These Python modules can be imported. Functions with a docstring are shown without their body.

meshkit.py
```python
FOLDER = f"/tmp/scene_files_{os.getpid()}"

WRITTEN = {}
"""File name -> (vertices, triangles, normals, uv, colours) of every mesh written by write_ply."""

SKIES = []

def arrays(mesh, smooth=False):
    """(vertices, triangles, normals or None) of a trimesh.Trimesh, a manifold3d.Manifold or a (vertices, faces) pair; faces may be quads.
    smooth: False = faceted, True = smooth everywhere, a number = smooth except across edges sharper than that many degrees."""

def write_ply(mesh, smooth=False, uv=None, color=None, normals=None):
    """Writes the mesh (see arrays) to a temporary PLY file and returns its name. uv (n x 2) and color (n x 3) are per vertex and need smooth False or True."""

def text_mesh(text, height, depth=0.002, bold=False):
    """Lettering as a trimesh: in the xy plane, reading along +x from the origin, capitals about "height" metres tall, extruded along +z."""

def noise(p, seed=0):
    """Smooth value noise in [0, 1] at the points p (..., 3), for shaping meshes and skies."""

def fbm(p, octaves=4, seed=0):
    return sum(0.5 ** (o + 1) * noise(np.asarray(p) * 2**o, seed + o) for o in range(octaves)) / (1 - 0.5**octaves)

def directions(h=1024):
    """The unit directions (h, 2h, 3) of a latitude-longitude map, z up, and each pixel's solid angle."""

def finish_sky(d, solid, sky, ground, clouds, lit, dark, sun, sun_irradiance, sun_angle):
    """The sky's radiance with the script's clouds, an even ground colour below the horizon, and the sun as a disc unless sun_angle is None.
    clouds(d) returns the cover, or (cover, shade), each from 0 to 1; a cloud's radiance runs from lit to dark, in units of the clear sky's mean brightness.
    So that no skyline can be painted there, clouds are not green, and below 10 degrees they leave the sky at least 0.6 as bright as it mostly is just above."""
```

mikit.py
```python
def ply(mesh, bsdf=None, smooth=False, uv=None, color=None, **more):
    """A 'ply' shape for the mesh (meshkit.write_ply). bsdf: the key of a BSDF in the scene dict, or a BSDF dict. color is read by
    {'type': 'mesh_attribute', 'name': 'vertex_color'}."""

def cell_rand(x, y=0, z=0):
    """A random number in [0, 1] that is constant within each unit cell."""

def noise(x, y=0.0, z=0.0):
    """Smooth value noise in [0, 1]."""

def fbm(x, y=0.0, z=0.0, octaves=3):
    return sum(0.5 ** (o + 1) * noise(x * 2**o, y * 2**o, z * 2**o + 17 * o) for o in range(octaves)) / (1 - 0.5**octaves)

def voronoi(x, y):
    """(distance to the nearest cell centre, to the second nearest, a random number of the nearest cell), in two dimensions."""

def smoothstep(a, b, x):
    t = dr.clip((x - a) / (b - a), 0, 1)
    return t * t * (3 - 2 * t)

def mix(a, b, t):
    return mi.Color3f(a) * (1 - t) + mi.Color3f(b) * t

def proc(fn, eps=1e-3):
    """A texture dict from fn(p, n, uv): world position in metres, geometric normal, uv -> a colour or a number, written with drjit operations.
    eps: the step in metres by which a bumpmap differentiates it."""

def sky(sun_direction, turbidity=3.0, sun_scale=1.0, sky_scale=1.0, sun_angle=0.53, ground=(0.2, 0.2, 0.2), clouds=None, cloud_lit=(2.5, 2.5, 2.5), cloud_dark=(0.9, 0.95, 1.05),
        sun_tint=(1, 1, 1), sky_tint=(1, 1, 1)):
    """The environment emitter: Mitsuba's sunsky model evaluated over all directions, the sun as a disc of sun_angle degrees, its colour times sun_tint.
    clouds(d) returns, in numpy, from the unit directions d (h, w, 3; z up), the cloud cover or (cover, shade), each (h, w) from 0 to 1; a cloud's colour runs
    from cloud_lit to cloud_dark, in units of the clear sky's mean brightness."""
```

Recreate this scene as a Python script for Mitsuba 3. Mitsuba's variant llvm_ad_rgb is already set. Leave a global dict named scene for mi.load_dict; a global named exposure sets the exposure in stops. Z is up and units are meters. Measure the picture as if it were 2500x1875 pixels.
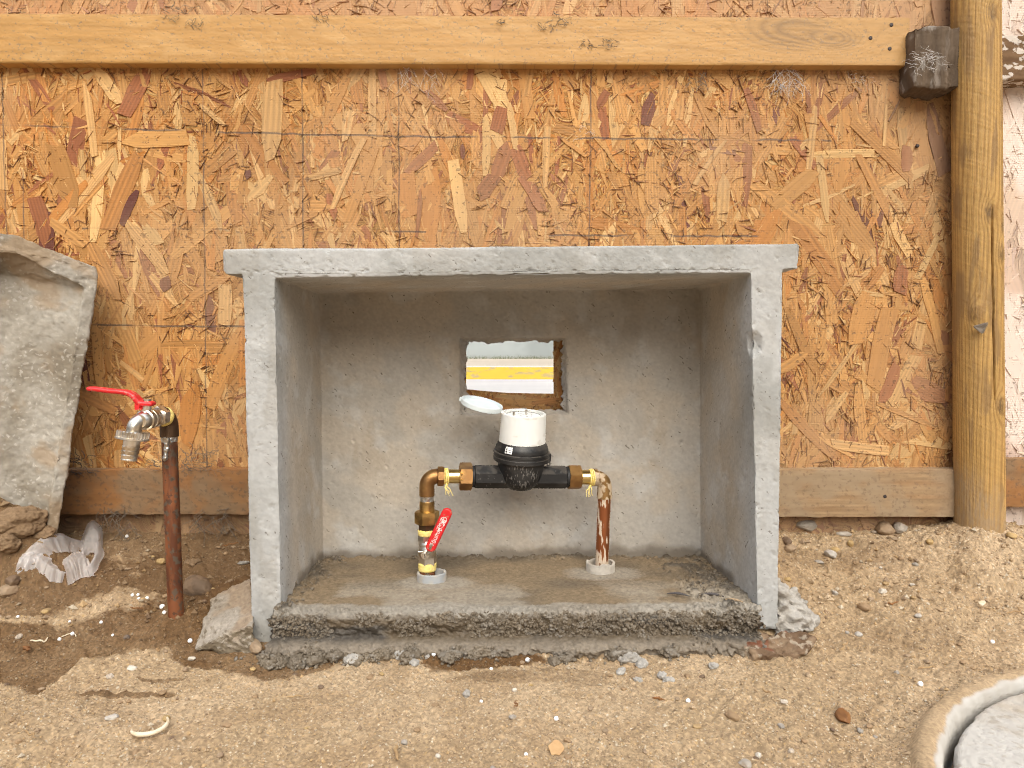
import math, random
import numpy as np
import trimesh
import manifold3d as m3
import drjit as dr
import mitsuba as mi
import mikit, meshkit
from mikit import proc, noise as pn, fbm as pf, cell_rand, smoothstep, mix, voronoi
from scipy.spatial import cKDTree
from shapely.geometry import Polygon, box as sbox

random.seed(7)
RNG = np.random.default_rng(7)
T = mi.ScalarTransform4f
scene, labels = {}, {}

# ---------------------------------------------------------------- camera, sky, exposure
yaw, pitch = math.radians(0.8), math.radians(2.35)
EYE = [0.0, 0.0, 0.305]
scene['camera'] = {'type': 'perspective', 'fov': 71.08, 'fov_axis': 'x', 'near_clip': 0.02, 'far_clip': 2000.0,
    'to_world': T().look_at(origin=EYE, target=[EYE[0] + math.sin(yaw) * math.cos(pitch), EYE[1] + math.cos(yaw) * math.cos(pitch), EYE[2] - math.sin(pitch)], up=[0, 0, 1])}
def overcast(d):
    """A closed cloud deck, brightest overhead and dimmer towards the horizon."""
    up = np.clip(d[..., 2], 0, 1)
    return np.ones(up.shape), 1 - np.clip((up - .08) / .52, 0, 1) ** 1.15
scene['sky_light'] = mikit.sky((0.14, -1.0, 0.80), turbidity=3, sun_scale=0.40, sun_angle=48, clouds=overcast,
    cloud_lit=(1.95, 2.13, 2.38), cloud_dark=(.22, .235, .25), ground=(0.26, 0.20, 0.14), sun_tint=(1.0, 1.13, 1.34))
exposure = 2.93

# ---------------------------------------------------------------- helpers
def mesh_of(x):
    v, f, _ = meshkit.arrays(x)
    return trimesh.Trimesh(v, f, process=False)

def man(x):
    x = mesh_of(x); x.merge_vertices()
    return m3.Manifold(m3.Mesh(np.asarray(x.vertices, np.float32), np.asarray(x.faces, np.uint32)))

def cat(*ms):
    return trimesh.util.concatenate([mesh_of(x) for x in ms])

def fresh(name):
    if name not in scene and name not in labels:
        return name
    k = 1
    while f'{name}_{k:03d}' in scene or f'{name}_{k:03d}' in labels:
        k += 1
    return f'{name}_{k:03d}'

def thing(name, label=None, category=None, group=None, kind=None):
    key = fresh(name)
    d = {}
    if label: d['label'] = label
    if category: d['category'] = category
    if group: d['group'] = group
    if kind: d['kind'] = kind
    labels[key] = d
    return key

def part(parent, name, mesh, bsdf, smooth=30, label=None, kind=None, **kw):
    key = fresh(parent + '__' + name)
    scene[key] = mikit.ply(mesh, bsdf, smooth, **kw)
    d = {}
    if label: d['label'] = label
    if kind: d['kind'] = kind
    if d: labels[key] = d
    return key

def single(name, label, category, mesh, bsdf, smooth=30, group=None, kind=None, **kw):
    key = thing(name, label, category, group, kind)
    scene[key] = mikit.ply(mesh, bsdf, smooth, **kw)
    return key

def with_normals(v, f, n, bsdf):
    return {'type': 'ply', 'filename': meshkit.write_ply((v, f), False, normals=n), 'face_normals': False, 'bsdf': {'type': 'ref', 'id': bsdf}}

def frame(axis, spin=0.0):
    z = np.asarray(axis, float); z = z / np.linalg.norm(z)
    x = np.cross([0, 0, 1.0], z) if abs(z[2]) < 0.95 else np.cross([0, 1.0, 0], z)
    x /= np.linalg.norm(x); y = np.cross(z, x)
    c, s = math.cos(spin), math.sin(spin)
    return np.stack([c * x + s * y, -s * x + c * y, z], 1)

def place(mesh, origin, axis=(0, 0, 1), spin=0.0):
    m = mesh_of(mesh).copy()
    m.vertices = m.vertices @ frame(axis, spin).T + np.asarray(origin, float)
    return m

def lathe(profile, sections=48):
    """profile: (radius, height) from the bottom to the top."""
    m = trimesh.creation.revolve(np.asarray(profile, float), sections=sections)
    if m.volume < 0: m.invert()
    return m

def hexnut(r, h, bevel=0.16, sections=6, bore=0.0):
    b = bevel * r
    body = man(lathe([(0, 0), (r, 0), (r, h), (0, h)], sections))
    cone = man(lathe([(0, 0), (r * 0.9, 0), (r * 1.02, b * .55), (r * 1.02, h - b * .55), (r * 0.9, h), (0, h)], 48))
    x = body ^ cone
    if bore: x = x - m3.Manifold.cylinder(h * 3, bore, bore, 40).translate([0, 0, -h])
    return mesh_of(x)

def tube(points, radii, sides=24, cap=True, closed=False):
    p = np.asarray(points, float); n = len(p)
    r = np.atleast_1d(np.asarray(radii, float)); r = np.interp(np.linspace(0, 1, n), np.linspace(0, 1, len(r)), r) if len(r) > 1 else np.full(n, r[0])
    t = np.gradient(p, axis=0); t /= np.linalg.norm(t, axis=1, keepdims=True) + 1e-12
    a = np.cross(t[0], [0, 0, 1.0] if abs(t[0][2]) < .9 else [1.0, 0, 0]); a /= np.linalg.norm(a)
    ang = np.arange(sides) * 2 * math.pi / sides
    rings = []
    for i in range(n):
        a = a - t[i] * (a @ t[i]); a /= np.linalg.norm(a)
        b = np.cross(t[i], a)
        rings.append(p[i] + r[i] * (np.cos(ang)[:, None] * a + np.sin(ang)[:, None] * b))
    v = np.vstack(rings)
    i, j = np.meshgrid(np.arange(n - 1), np.arange(sides), indexing='ij')
    q = np.stack([i * sides + j, i * sides + (j + 1) % sides, (i + 1) * sides + (j + 1) % sides, (i + 1) * sides + j], -1).reshape(-1, 4)
    f = np.vstack([q[:, [0, 1, 2]], q[:, [0, 2, 3]]])
    if cap:
        v = np.vstack([v, p[:1], p[-1:]]); k = np.arange(sides)
        f = np.vstack([f, np.stack([np.full(sides, n * sides), (k + 1) % sides, k], 1), np.stack([np.full(sides, n * sides + 1), (n - 1) * sides + k, (n - 1) * sides + (k + 1) % sides], 1)])
    return trimesh.Trimesh(v, f, process=False)

def spline(pts, n=24):
    from scipy.interpolate import CubicSpline
    p = np.asarray(pts, float)
    d = np.r_[0, np.cumsum(np.linalg.norm(np.diff(p, axis=0), axis=1))]
    return CubicSpline(d, p)(np.linspace(0, d[-1], n))

def bend(a, corner, b, r, n=14):
    """A path a - rounded corner - b."""
    a, c, b = (np.asarray(x, float) for x in (a, corner, b))
    u, w = (a - c) / np.linalg.norm(a - c), (b - c) / np.linalg.norm(b - c)
    p0, p1 = c + u * r, c + w * r
    s = np.linspace(0, 1, n)[:, None]
    th = math.pi / 2
    arc = c + u * r * (1 - np.sin(s * th)) + w * r * (1 - np.cos(s * th))
    return np.vstack([a, p0 + (a - p0) * .02, arc[1:-1], p1 + (b - p1) * .02, b])

def hull(pts):
    return m3.Manifold.hull_points(np.asarray(pts, float).tolist())

def vnormals(v, f):
    n = np.zeros_like(v); fn = np.cross(v[f[:, 1]] - v[f[:, 0]], v[f[:, 2]] - v[f[:, 0]])
    for k in range(3): np.add.at(n, f[:, k], fn)
    return n / (np.linalg.norm(n, axis=1, keepdims=True) + 1e-20)

def refine(manifold, length, relax=2, lam=.5):
    m = mesh_of(manifold.refine_to_length(length))
    m.merge_vertices()
    if relax: trimesh.smoothing.filter_laplacian(m, lamb=lam, iterations=relax, volume_constraint=False)
    return np.array(m.vertices), np.array(m.faces)

def rough(v, f, layers, seed=0):
    """Moves vertices along their normals. layers: (amplitude, size) in metres."""
    n = vnormals(v, f); d = np.zeros(len(v))
    for k, (amp, size) in enumerate(layers):
        d += amp * 2 * (meshkit.fbm(v / size, 2, seed + 31 * k) - .5)
    return v + n * d[:, None]

def pits(v, f, count, rmin, rmax, seed, where=None, depth=.8):
    g = np.random.default_rng(seed); n = vnormals(v, f)
    pick = g.choice(len(v) if where is None else np.nonzero(where)[0], count)
    tree = cKDTree(v); out = v.copy(); dep = np.zeros(len(v))
    for c in pick:
        r = rmin + (rmax - rmin) * g.random() ** 4
        near = tree.query_ball_point(v[c], max(r, .0009))
        dist = np.linalg.norm((v[near] - v[c]) * [1, 1, 1], axis=1)
        dep[near] = np.maximum(dep[near], depth * r * (1 - (dist / max(r, .0009)) ** 2))
    return out - n * dep[:, None]

def rock(size, seed, detail=2, rug=.18, flat=0.0, cuts=3):
    g = np.random.default_rng(seed)
    m = trimesh.creation.icosphere(subdivisions=detail)
    v = np.array(m.vertices)
    v *= 1 + rug * 2 * (meshkit.fbm(v * 1.3 + seed * 3.1, 3, seed) - .5)[:, None]
    for _ in range(cuts):
        a = g.normal(size=3); a /= np.linalg.norm(a); h = .62 + .25 * g.random()
        over = v @ a - h
        v -= np.where(over > 0, over * .9, 0)[:, None] * a
    if flat: v[:, 2] = np.where(v[:, 2] < -flat, -flat, v[:, 2])
    ang = g.random() * 6.28; c, s = math.cos(ang), math.sin(ang)
    v = v * np.asarray(size, float) / 2
    return trimesh.Trimesh(np.stack([c * v[:, 0] - s * v[:, 1], s * v[:, 0] + c * v[:, 1], v[:, 2]], 1), m.faces, process=False)

def moved(m, *at):
    m = mesh_of(m).copy(); m.vertices = m.vertices + np.asarray(at, float); return m

# ---------------------------------------------------------------- ground heights
#G0
def ground_base(x, y):
    t = np.clip((y - .69) / .30, 0, 1.05)
    z = .074 * t * (.55 + .45 * t)
    z = z + .135 * np.exp(-((x + .645) ** 2 / .105 ** 2 + (y - .852) ** 2 / .046 ** 2))
    z = z + .034 * np.exp(-((x - .625) ** 2 / .075 ** 2 + (y - .915) ** 2 / .055 ** 2))
    z = z + .012 * np.exp(-((x - .52) ** 2 / .08 ** 2 + (y - .79) ** 2 / .06 ** 2))
    z = z + .010 * np.exp(-((x + .355) ** 2 / .035 ** 2 + (y - .765) ** 2 / .03 ** 2))
    z = z + .010 * np.exp(-((x + .42) ** 2 / .16 ** 2 + (y - .57) ** 2 / .05 ** 2))
    out = np.clip((y - .99) / .08, 0, 1)
    return z * (1 - out) - .03 * out
#G1
RING_C, CRUST = (.572, .365), (0.6229, 0.8541)
def ground_z(x, y):
    x, y = np.asarray(x, float), np.asarray(y, float)
    p = np.stack([x, y, x * 0], -1)
    near = np.clip((2.2 - np.abs(x)) * 2, 0, 1) * np.clip((1.05 - y) * 12, 0, 1) * np.clip((y + 1.5) * 2, 0, 1)
    rg = .35 + .65 * np.clip((y - .68) / .12, 0, 1) * np.clip(1.15 - .35 * (x + .5), .55, 1.1)
    d = .010 * (meshkit.fbm(p / .11, 3, 5) - .5)
    c = meshkit.fbm(p / .028, 3, 11)
    d = d + rg * .014 * (c - .5)
    d = d + rg * .010 * np.maximum(0, meshkit.fbm(p / .017, 2, 17) - .62) * 2
    d = d + .0052 * (meshkit.fbm(p / .0055, 2, 23) - .5)
    cr = np.hypot((x - CRUST[0]) / .095, (y - CRUST[1]) / .050) + 1.1 * (meshkit.fbm(p / .030, 4, 61) - .5)
    d = d + .010 * np.clip((1.0 - cr) / .36, 0, 1) * (1 - .5 * np.clip((y - CRUST[1]) / .05, 0, 1)) + .5 * near * .012 * np.clip(meshkit.fbm(p / .045, 3, 71) - .55, 0, 1) * rg * 2
    ring = np.hypot(x - RING_C[0], y - RING_C[1])
    pit = np.clip((.300 - ring) / .004, 0, 1)
    inside = np.clip((.262 - np.abs(x)) / .012, 0, 1) * np.clip((y - .742) / .01, 0, 1) * np.clip((.957 - y) / .01, 0, 1)
    d = d - inside * .07
    return (ground_base(x, y) + near * d + .006 * np.exp(-((ring - .303) / .012) ** 2)) * (1 - pit) - .03 * pit

def ground_mesh():
    def axis(lo, hi, step, far):
        a = np.arange(lo, hi, step); g, s, outl, outr = [], step, [], []
        q = a[-1]
        while q < far: s *= 1.25; q += s; outr.append(q)
        q, s = a[0], step
        while q > -far: s *= 1.25; q -= s; outl.append(q)
        return np.r_[outl[::-1], a, outr]
    xs, ys = axis(-.80, .84, .0020, 320), axis(.46, 1.04, .0019, 320)
    X, Y = np.meshgrid(xs, ys)
    Z = ground_z(X, Y)
    w, h = len(xs), len(ys)
    i, j = np.meshgrid(np.arange(w - 1), np.arange(h - 1)); k = (j * w + i).ravel()
    f = np.vstack([np.stack([k, k + 1, k + w + 1], 1), np.stack([k, k + w + 1, k + w], 1)])
    return np.stack([X, Y, Z], -1).reshape(-1, 3), f

# ---------------------------------------------------------------- materials
def mat(name, d, bump=None, scale=1.0, eps=4e-4):
    if bump is not None:
        d = {'type': 'bumpmap', 'tex': proc(bump, eps), 'scale': scale, 'inner': d}
    scene[name] = {'type': 'twosided', 'inner': d}

def rgb(c): return {'type': 'rgb', 'value': list(map(float, c))}

def pr(color, rough=.6, metal=0.0, spec=.4, **k):
    return {'type': 'principled', 'base_color': proc(color) if callable(color) else rgb(color), 'roughness': proc(rough) if callable(rough) else rough,
            'metallic': proc(metal) if callable(metal) else metal, 'specular': spec, **k}

C3 = mi.Color3f
def rf(p, s, seed=0.0, o=4):
    """fbm over a turned and slightly warped domain, so that no axis shows."""
    x, y, z = .36 * p.x + .48 * p.y - .8 * p.z, -.8 * p.x + .6 * p.y, .48 * p.x + .64 * p.y + .6 * p.z
    w = .5 * pn(x * s * .7 + seed, y * s * .7, z * s * .7 + 5)
    return pf(x * s + w + seed, y * s - w, z * s + w, o)

def sel(c, palette):
    out = C3(palette[0])
    for k in range(1, len(palette)):
        out = dr.select(c > k - .5, C3(palette[k]), out)
    return out

MARK_X = [(-0.3920, 0.6777, -0.3952, 0.1547), (-0.2622, 0.6784, -0.2633, 0.4490), (-0.1362, 0.6791, -0.1361, 0.4493), (0.1177, 0.6805, 0.1165, 0.4498), (-0.6527, 0.6763, -0.6529, 0.4696), (-0.6289, 0.5443, -0.6295, 0.4643)]
MARK_H = [(-0.6670, 0.6062, -0.3923, 0.5978), (-0.3923, 0.5978, -0.1433, 0.5930), (-0.1433, 0.5930, 0.4385, 0.5896), (-0.5534, 0.4715, -0.3601, 0.4703), (-0.1549, 0.4681, -0.1007, 0.4672), (0.0624, 0.4638, 0.3417, 0.4628), (-0.5430, 0.3444, -0.3340, 0.3418)]
def marks(p):
    """Chalk and pencil lines drawn on the boards."""
    k = mi.Float(0)
    for q, (x0, z0, x1, z1) in enumerate(MARK_X):
        x = x0 + (x1 - x0) * (p.z - z0) / (z1 - z0) + .0012 * (pn(p.z * 90, q) - .5)
        on = (p.z < z0 + .004) & (p.z > z1 - .01)
        s = smoothstep(.0013, .0005, dr.abs(p.x - x)) * (.35 + .75 * pf(p.z * 60, q * 7.0 + 3, 0, 2))
        k = dr.maximum(k, dr.select(on, s, 0))
    for q, (x0, z0, x1, z1) in enumerate(MARK_H):
        z = z0 + (z1 - z0) * (p.x - x0) / (x1 - x0) + .0016 * (pn(p.x * 80, q + 40) - .5)
        on = (p.x > x0) & (p.x < x1)
        brk = smoothstep(.3, .55, pf(p.x * 25, q * 5.0 + 1, 0, 2))
        s = smoothstep(.0017, .0006, dr.abs(p.z - z)) * (.15 + .85 * brk)
        k = dr.maximum(k, dr.select(on, s, 0))
    return dr.clip(k, 0, .85)

PALE_X = 0.6374
OSB = [(.440, .228, .072), (.375, .180, .052), (.385, .158, .037), (.235, .080, .032), (.52, .325, .135), (.10, .026, .020), (.62, .50, .42), (.155, .07, .028)]
def osb_tone(c, p):
    """Weathering: dust, tan to the left, greyer to the right."""
    dust = pf(p.x * 7, p.z * 7, 3, 3)
    c = c * (.86 + .28 * pf(p.x * 3 + 9, p.z * 3, 1, 2))
    c = mix(c, C3(.37, .245, .145), .34 * smoothstep(.42, .75, dust) + .16 * smoothstep(-.1, .65, p.x))
    c = mix(c, C3(.47, .30, .19), .35 * smoothstep(.69, .74, p.z))
    c = mix(c, C3(.25, .18, .13), .55 * smoothstep(.17, .12, p.z + .02 * pn(p.x * 40)) * (1 - smoothstep(.5, .72, p.x)))
    c = dr.select(p.x > PALE_X, mix(c, C3(.66, .56, .50), .55 + .4 * smoothstep(.4, .62, pf(p.x * 30, p.z * 12, 8, 2))), c)
    spot = smoothstep(.70, .80, pf(p.x * 380 + 2 * pn(p.z * 200, p.x * 200), p.z * 300, 4, 2)) * smoothstep(.35, .6, pf(p.x * 9, p.z * 9, 2, 2))
    c = mix(c, C3(.09, .055, .035), .55 * spot)
    return mix(c, C3(.06, .05, .05), .8 * marks(p))

def osb_strand_color(p, n, uv):
    i = dr.floor(uv.x); a = (uv.x - i) * .1; ct = dr.floor(uv.y * .1); l = uv.y - ct * 10
    r1, r2, r3 = cell_rand(i, 3), cell_rand(i, 7), cell_rand(i, 9)
    c = sel(ct, OSB) * (.84 + .32 * r1)
    c = mix(c, C3(.395, .19, .066), dr.select((ct == 3) | (ct == 5) | (ct == 7), .12, .5) * r3)
    st = pf(a * 700 + r2 * 90, l * 16 + r1 * 50, r3 * 9, 3)
    c = c * (.80 + .40 * st)
    ring = .5 + .5 * dr.sin((a + .0016 * pn(l * 30, i)) * 6.2832 / (.0022 + .0035 * r2) + 6 * r1)
    c = c * dr.select(r3 > .4, .84 + .22 * ring, 1.0)
    return osb_tone(c, p)

def osb_strand_bump(p, n, uv):
    i = dr.floor(uv.x); a = (uv.x - i) * .1; ct = dr.floor(uv.y * .1); l = uv.y - ct * 10
    g = pf(a * 800, l * 22 + i, 0, 2)
    hatch = dr.sin(p.z * 6.2832 / .0031 + 1.2 * pn(p.x * 20, p.z * 40))
    return .0006 * g + .00013 * hatch + .0004 * pf(p.x * 300, p.z * 300, 2, 2)

def osb_sheet_color(p, n, uv):
    q = pf(p.x * 12, p.z * 12, 5, 2) * 2.5
    cs, sn = dr.cos(q), dr.sin(q)
    u, w = (p.x * cs + p.z * sn), (p.z * cs - p.x * sn)
    d1, d2, r = voronoi(u * 260, w * 75)
    c = sel(dr.floor(r * 5.999), [OSB[1], OSB[0], OSB[2], OSB[0], OSB[4], OSB[3]]) * (.86 + .3 * cell_rand(r * 9999))
    c = c * (.66 + .34 * smoothstep(.02, .16, d2 - d1))
    c = c * (.75 + .5 * pf(u * 900, w * 60, 2, 2))
    return osb_tone(c, p)

def osb_sheet_bump(p, n, uv):
    q = pf(p.x * 12, p.z * 12, 5, 2) * 2.5
    cs, sn = dr.cos(q), dr.sin(q)
    u, w = (p.x * cs + p.z * sn), (p.z * cs - p.x * sn)
    d1, d2, r = voronoi(u * 260, w * 75)
    return .0011 * (r * smoothstep(0, .22, d2 - d1)) + .0006 * pf(p.x * 260, p.z * 260, 1, 2)

mat('osb_strand_finish', pr(osb_strand_color, .62, spec=.3), osb_strand_bump)
mat('osb_sheet_finish', pr(osb_sheet_color, .7, spec=.25), osb_sheet_bump)

# planed softwood: knots bend the grain; uv is not needed, boards lie along x (or z for the post)
KNOTS = [(0.3761, 0.7236, .030), (0.4365, 0.7135, .016), (0.1107, 0.1104, .02)]
def rail_color(p, n, uv):
    g = p.z * 26 + .5 * pf(p.x * 2.5, p.z * 9, 1, 2) + .16 * p.x
    dark = mi.Float(0)
    for kx, kz, kr in KNOTS:
        e = dr.exp(-(dr.square((p.x - kx) / (2.3 * kr)) + dr.square((p.z - kz) / kr)))
        g += 2.3 * e
        dark = dr.maximum(dark, e)
    ring = dr.abs(2 * (g * 2.1 - dr.floor(g * 2.1)) - 1)
    c = mix(C3(.41, .225, .072), C3(.32, .165, .046), .45 * smoothstep(.55, 1, ring))
    c = c * (.88 + .24 * pf(p.x * 28, p.z * 420, 3, 3))
    c = mix(c, C3(.17, .095, .04), .75 * smoothstep(.25, .9, dark) * (.35 + .65 * ring))
    c = mix(c, C3(.55, .36, .165), .25 * smoothstep(.52, .70, pf(p.x * 22 + pn(p.z * 60, p.x * 9), p.z * 70 + p.x * 9, 6, 4)) * (1 - smoothstep(.1, .4, p.x)))
    c = mix(c, C3(.33, .225, .14), .6 * smoothstep(.762, .772, p.z + .004 * pn(p.x * 60)))
    c = mix(c, C3(.16, .12, .09), .6 * smoothstep(.74, .80, pf(p.x * 420, p.z * 420, 9, 2)))
    return mix(c, C3(.38, .25, .13), .3 * smoothstep(.1, .62, p.x))

def rail_bump(p, n, uv):
    return .0002 * pf(p.x * 60, p.z * 520, 3, 2) + .00035 * pf(p.x * 420, p.z * 420, 1, 2)

def left_board_color(p, n, uv):
    c = mix(C3(.31, .155, .06), C3(.20, .09, .036), pf(p.x * 9, p.z * 150, 2, 3))
    dirt = smoothstep(.34, .62, rf(p, 28, 5))
    c = mix(c, C3(.19, .13, .078), .8 * dirt)
    return mix(c, C3(.11, .075, .05), .6 * smoothstep(.54, .74, rf(p, 260, 8, 5)))

def right_board_color(p, n, uv):
    wave = p.z * 60 + 1.6 * pf(p.x * 5, p.z * 20, 4, 2)
    ring = dr.abs(2 * (wave - dr.floor(wave)) - 1)
    c = mix(C3(.285, .19, .108), C3(.20, .105, .048), .6 * smoothstep(.3, 1, ring) * pf(p.x * 4, p.z * 40, 1, 2) * 1.6)
    c = c * (.75 + .5 * pf(p.x * 18, p.z * 400, 3, 3))
    c = mix(c, C3(.27, .20, .13), .8 * smoothstep(.38, .60, rf(p, 24, 9)))
    c = mix(c, C3(.15, .105, .07), .5 * smoothstep(.54, .74, rf(p, 260, 5, 5)))
    return mix(c, C3(.25, .175, .11), .9 * smoothstep(0.5537, 0.6033, p.x + .15 * (p.z - .15)))

def dirt_bump(p, n, uv):
    return .0007 * rf(p, 260, 0, 3) + .0003 * pf(p.x * 60, p.z * 520, 2, 2)

mat('rail_wood', pr(rail_color, .5, spec=.35), rail_bump)
mat('left_board_wood', pr(left_board_color, .85, spec=.2), dirt_bump)
mat('right_board_wood', pr(right_board_color, .8, spec=.2), dirt_bump)

def dark_wood_color(p, n, uv):
    c = mix(C3(.15, .108, .075), C3(.045, .032, .023), pf(p.x * 230, p.y * 60, p.z * 24, 4))
    c = mix(c, C3(.27, .24, .215), .7 * smoothstep(.54, .70, pf(p.x * 130, p.y * 60, p.z * 40 + 7, 4)) * (1 - .7 * smoothstep(0.5466, 0.5598, p.x)))
    right = smoothstep(0.6365, 0.6473, p.x)
    c2 = mix(C3(.20, .125, .07), C3(.09, .05, .028), pf(p.x * 30, p.z * 140, 3, 3))
    c2 = mix(c2, C3(.55, .50, .45), .85 * smoothstep(.52, .60, rf(p, 130, 3, 4)))
    return mix(c, c2, right)
mat('weathered_wood', pr(dark_wood_color, .85, spec=.15), dirt_bump, 1.4)

POST_X, POST_Y = 0.6194, .93
def post_color(p, n, uv):
    th = dr.atan2(p.x - POST_X, POST_Y - p.y)
    g = th * 5 + .55 * dr.sin(p.z * 9 + 2 * th) + 1.5 * pf(th * 1.2, p.z * 3.2, 2, 3)
    dark = mi.Float(0)
    for kt, kz in ((.45, 0.4330), (-.7, 0.3586), (.5, 0.2397), (-.2, 0.4846), (.7, 0.4718), (-.3, 0.7318)):
        e = dr.exp(-(dr.square((th - kt) / .30) + dr.square((p.z - kz) / .017)))
        g += 2.2 * e
        dark = dr.maximum(dark, e)
    ring = dr.abs(2 * (g - dr.floor(g)) - 1)
    c = mix(C3(.39, .235, .08), C3(.24, .125, .038), .65 * smoothstep(.3, 1, ring))
    c = c * (.74 + .52 * pf(th * 46, p.z * 9, 3, 3))
    c = c * (.93 + .14 * pn(p.z * 380 + 6 * th, th * 2))
    c = mix(c, C3(.11, .065, .03), .72 * smoothstep(.35, .95, dark) * pf(th * 20, p.z * 160, 4, 2) * 1.5)
    grime = smoothstep(.52, .70, pf(th * 3, p.z * 16, 6, 4))
    c = mix(c, C3(.21, .125, .055), .7 * grime)
    foot = smoothstep(.175, .12, p.z + .03 * pf(th * 6, p.z * 30, 1, 2) + .02 * th)
    return mix(c, C3(.29, .21, .135), .7 * foot * (.5 + .5 * smoothstep(.4, .6, pf(th * 14, p.z * 90, 1, 3))))
def post_bump(p, n, uv):
    th = dr.atan2(p.x - POST_X, POST_Y - p.y)
    return .0007 * pf(th * 50, p.z * 16, 3, 2) + .0003 * pn(p.z * 380 + 6 * th, th * 2) + .0007 * pf(p.x * 260, p.z * 260, p.y * 200, 2)
mat('post_wood', pr(post_color, .55, spec=.3), post_bump)

def concrete_color(p, n, uv):
    c = mix(C3(.37, .37, .365), C3(.29, .29, .28), smoothstep(.36, .64, rf(p, 11)))
    c = mix(c, C3(.405, .355, .295), (.50 + .4 * smoothstep(.42, .62, rf(p, 17, 3))) * smoothstep(.742, .80, p.y))  # brown tint inside the box paints in warm bounced light
    c = mix(c, C3(.46, .46, .455), .45 * smoothstep(.55, .72, rf(p, 30, 7)))
    c = mix(c, c * C3(.78, .72, .64), .35 * smoothstep(.50, .62, pf(p.x * 34 + p.y * 20, p.z * 7, 3, 4)) * smoothstep(.40, .55, rf(p, 9, 11)))
    c = c * (.86 + .28 * rf(p, 300, 2, 2))
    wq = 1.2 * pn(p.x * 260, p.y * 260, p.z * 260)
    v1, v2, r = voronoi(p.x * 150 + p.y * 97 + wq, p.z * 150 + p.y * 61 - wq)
    c = mix(c, C3(.10, .085, .07), .75 * smoothstep(.20, .08, v1 + .12 * cell_rand(r * 977)) * dr.select(r > .80, 1.0, 0.0))  # dark specks paint the shade of small pits
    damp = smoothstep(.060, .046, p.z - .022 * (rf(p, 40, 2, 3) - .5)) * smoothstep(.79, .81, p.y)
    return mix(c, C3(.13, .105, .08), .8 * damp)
def concrete_bump(p, n, uv):
    return .0009 * rf(p, 330, 0, 3)
mat('concrete_finish', pr(concrete_color, .8, spec=.25), concrete_bump)

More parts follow.
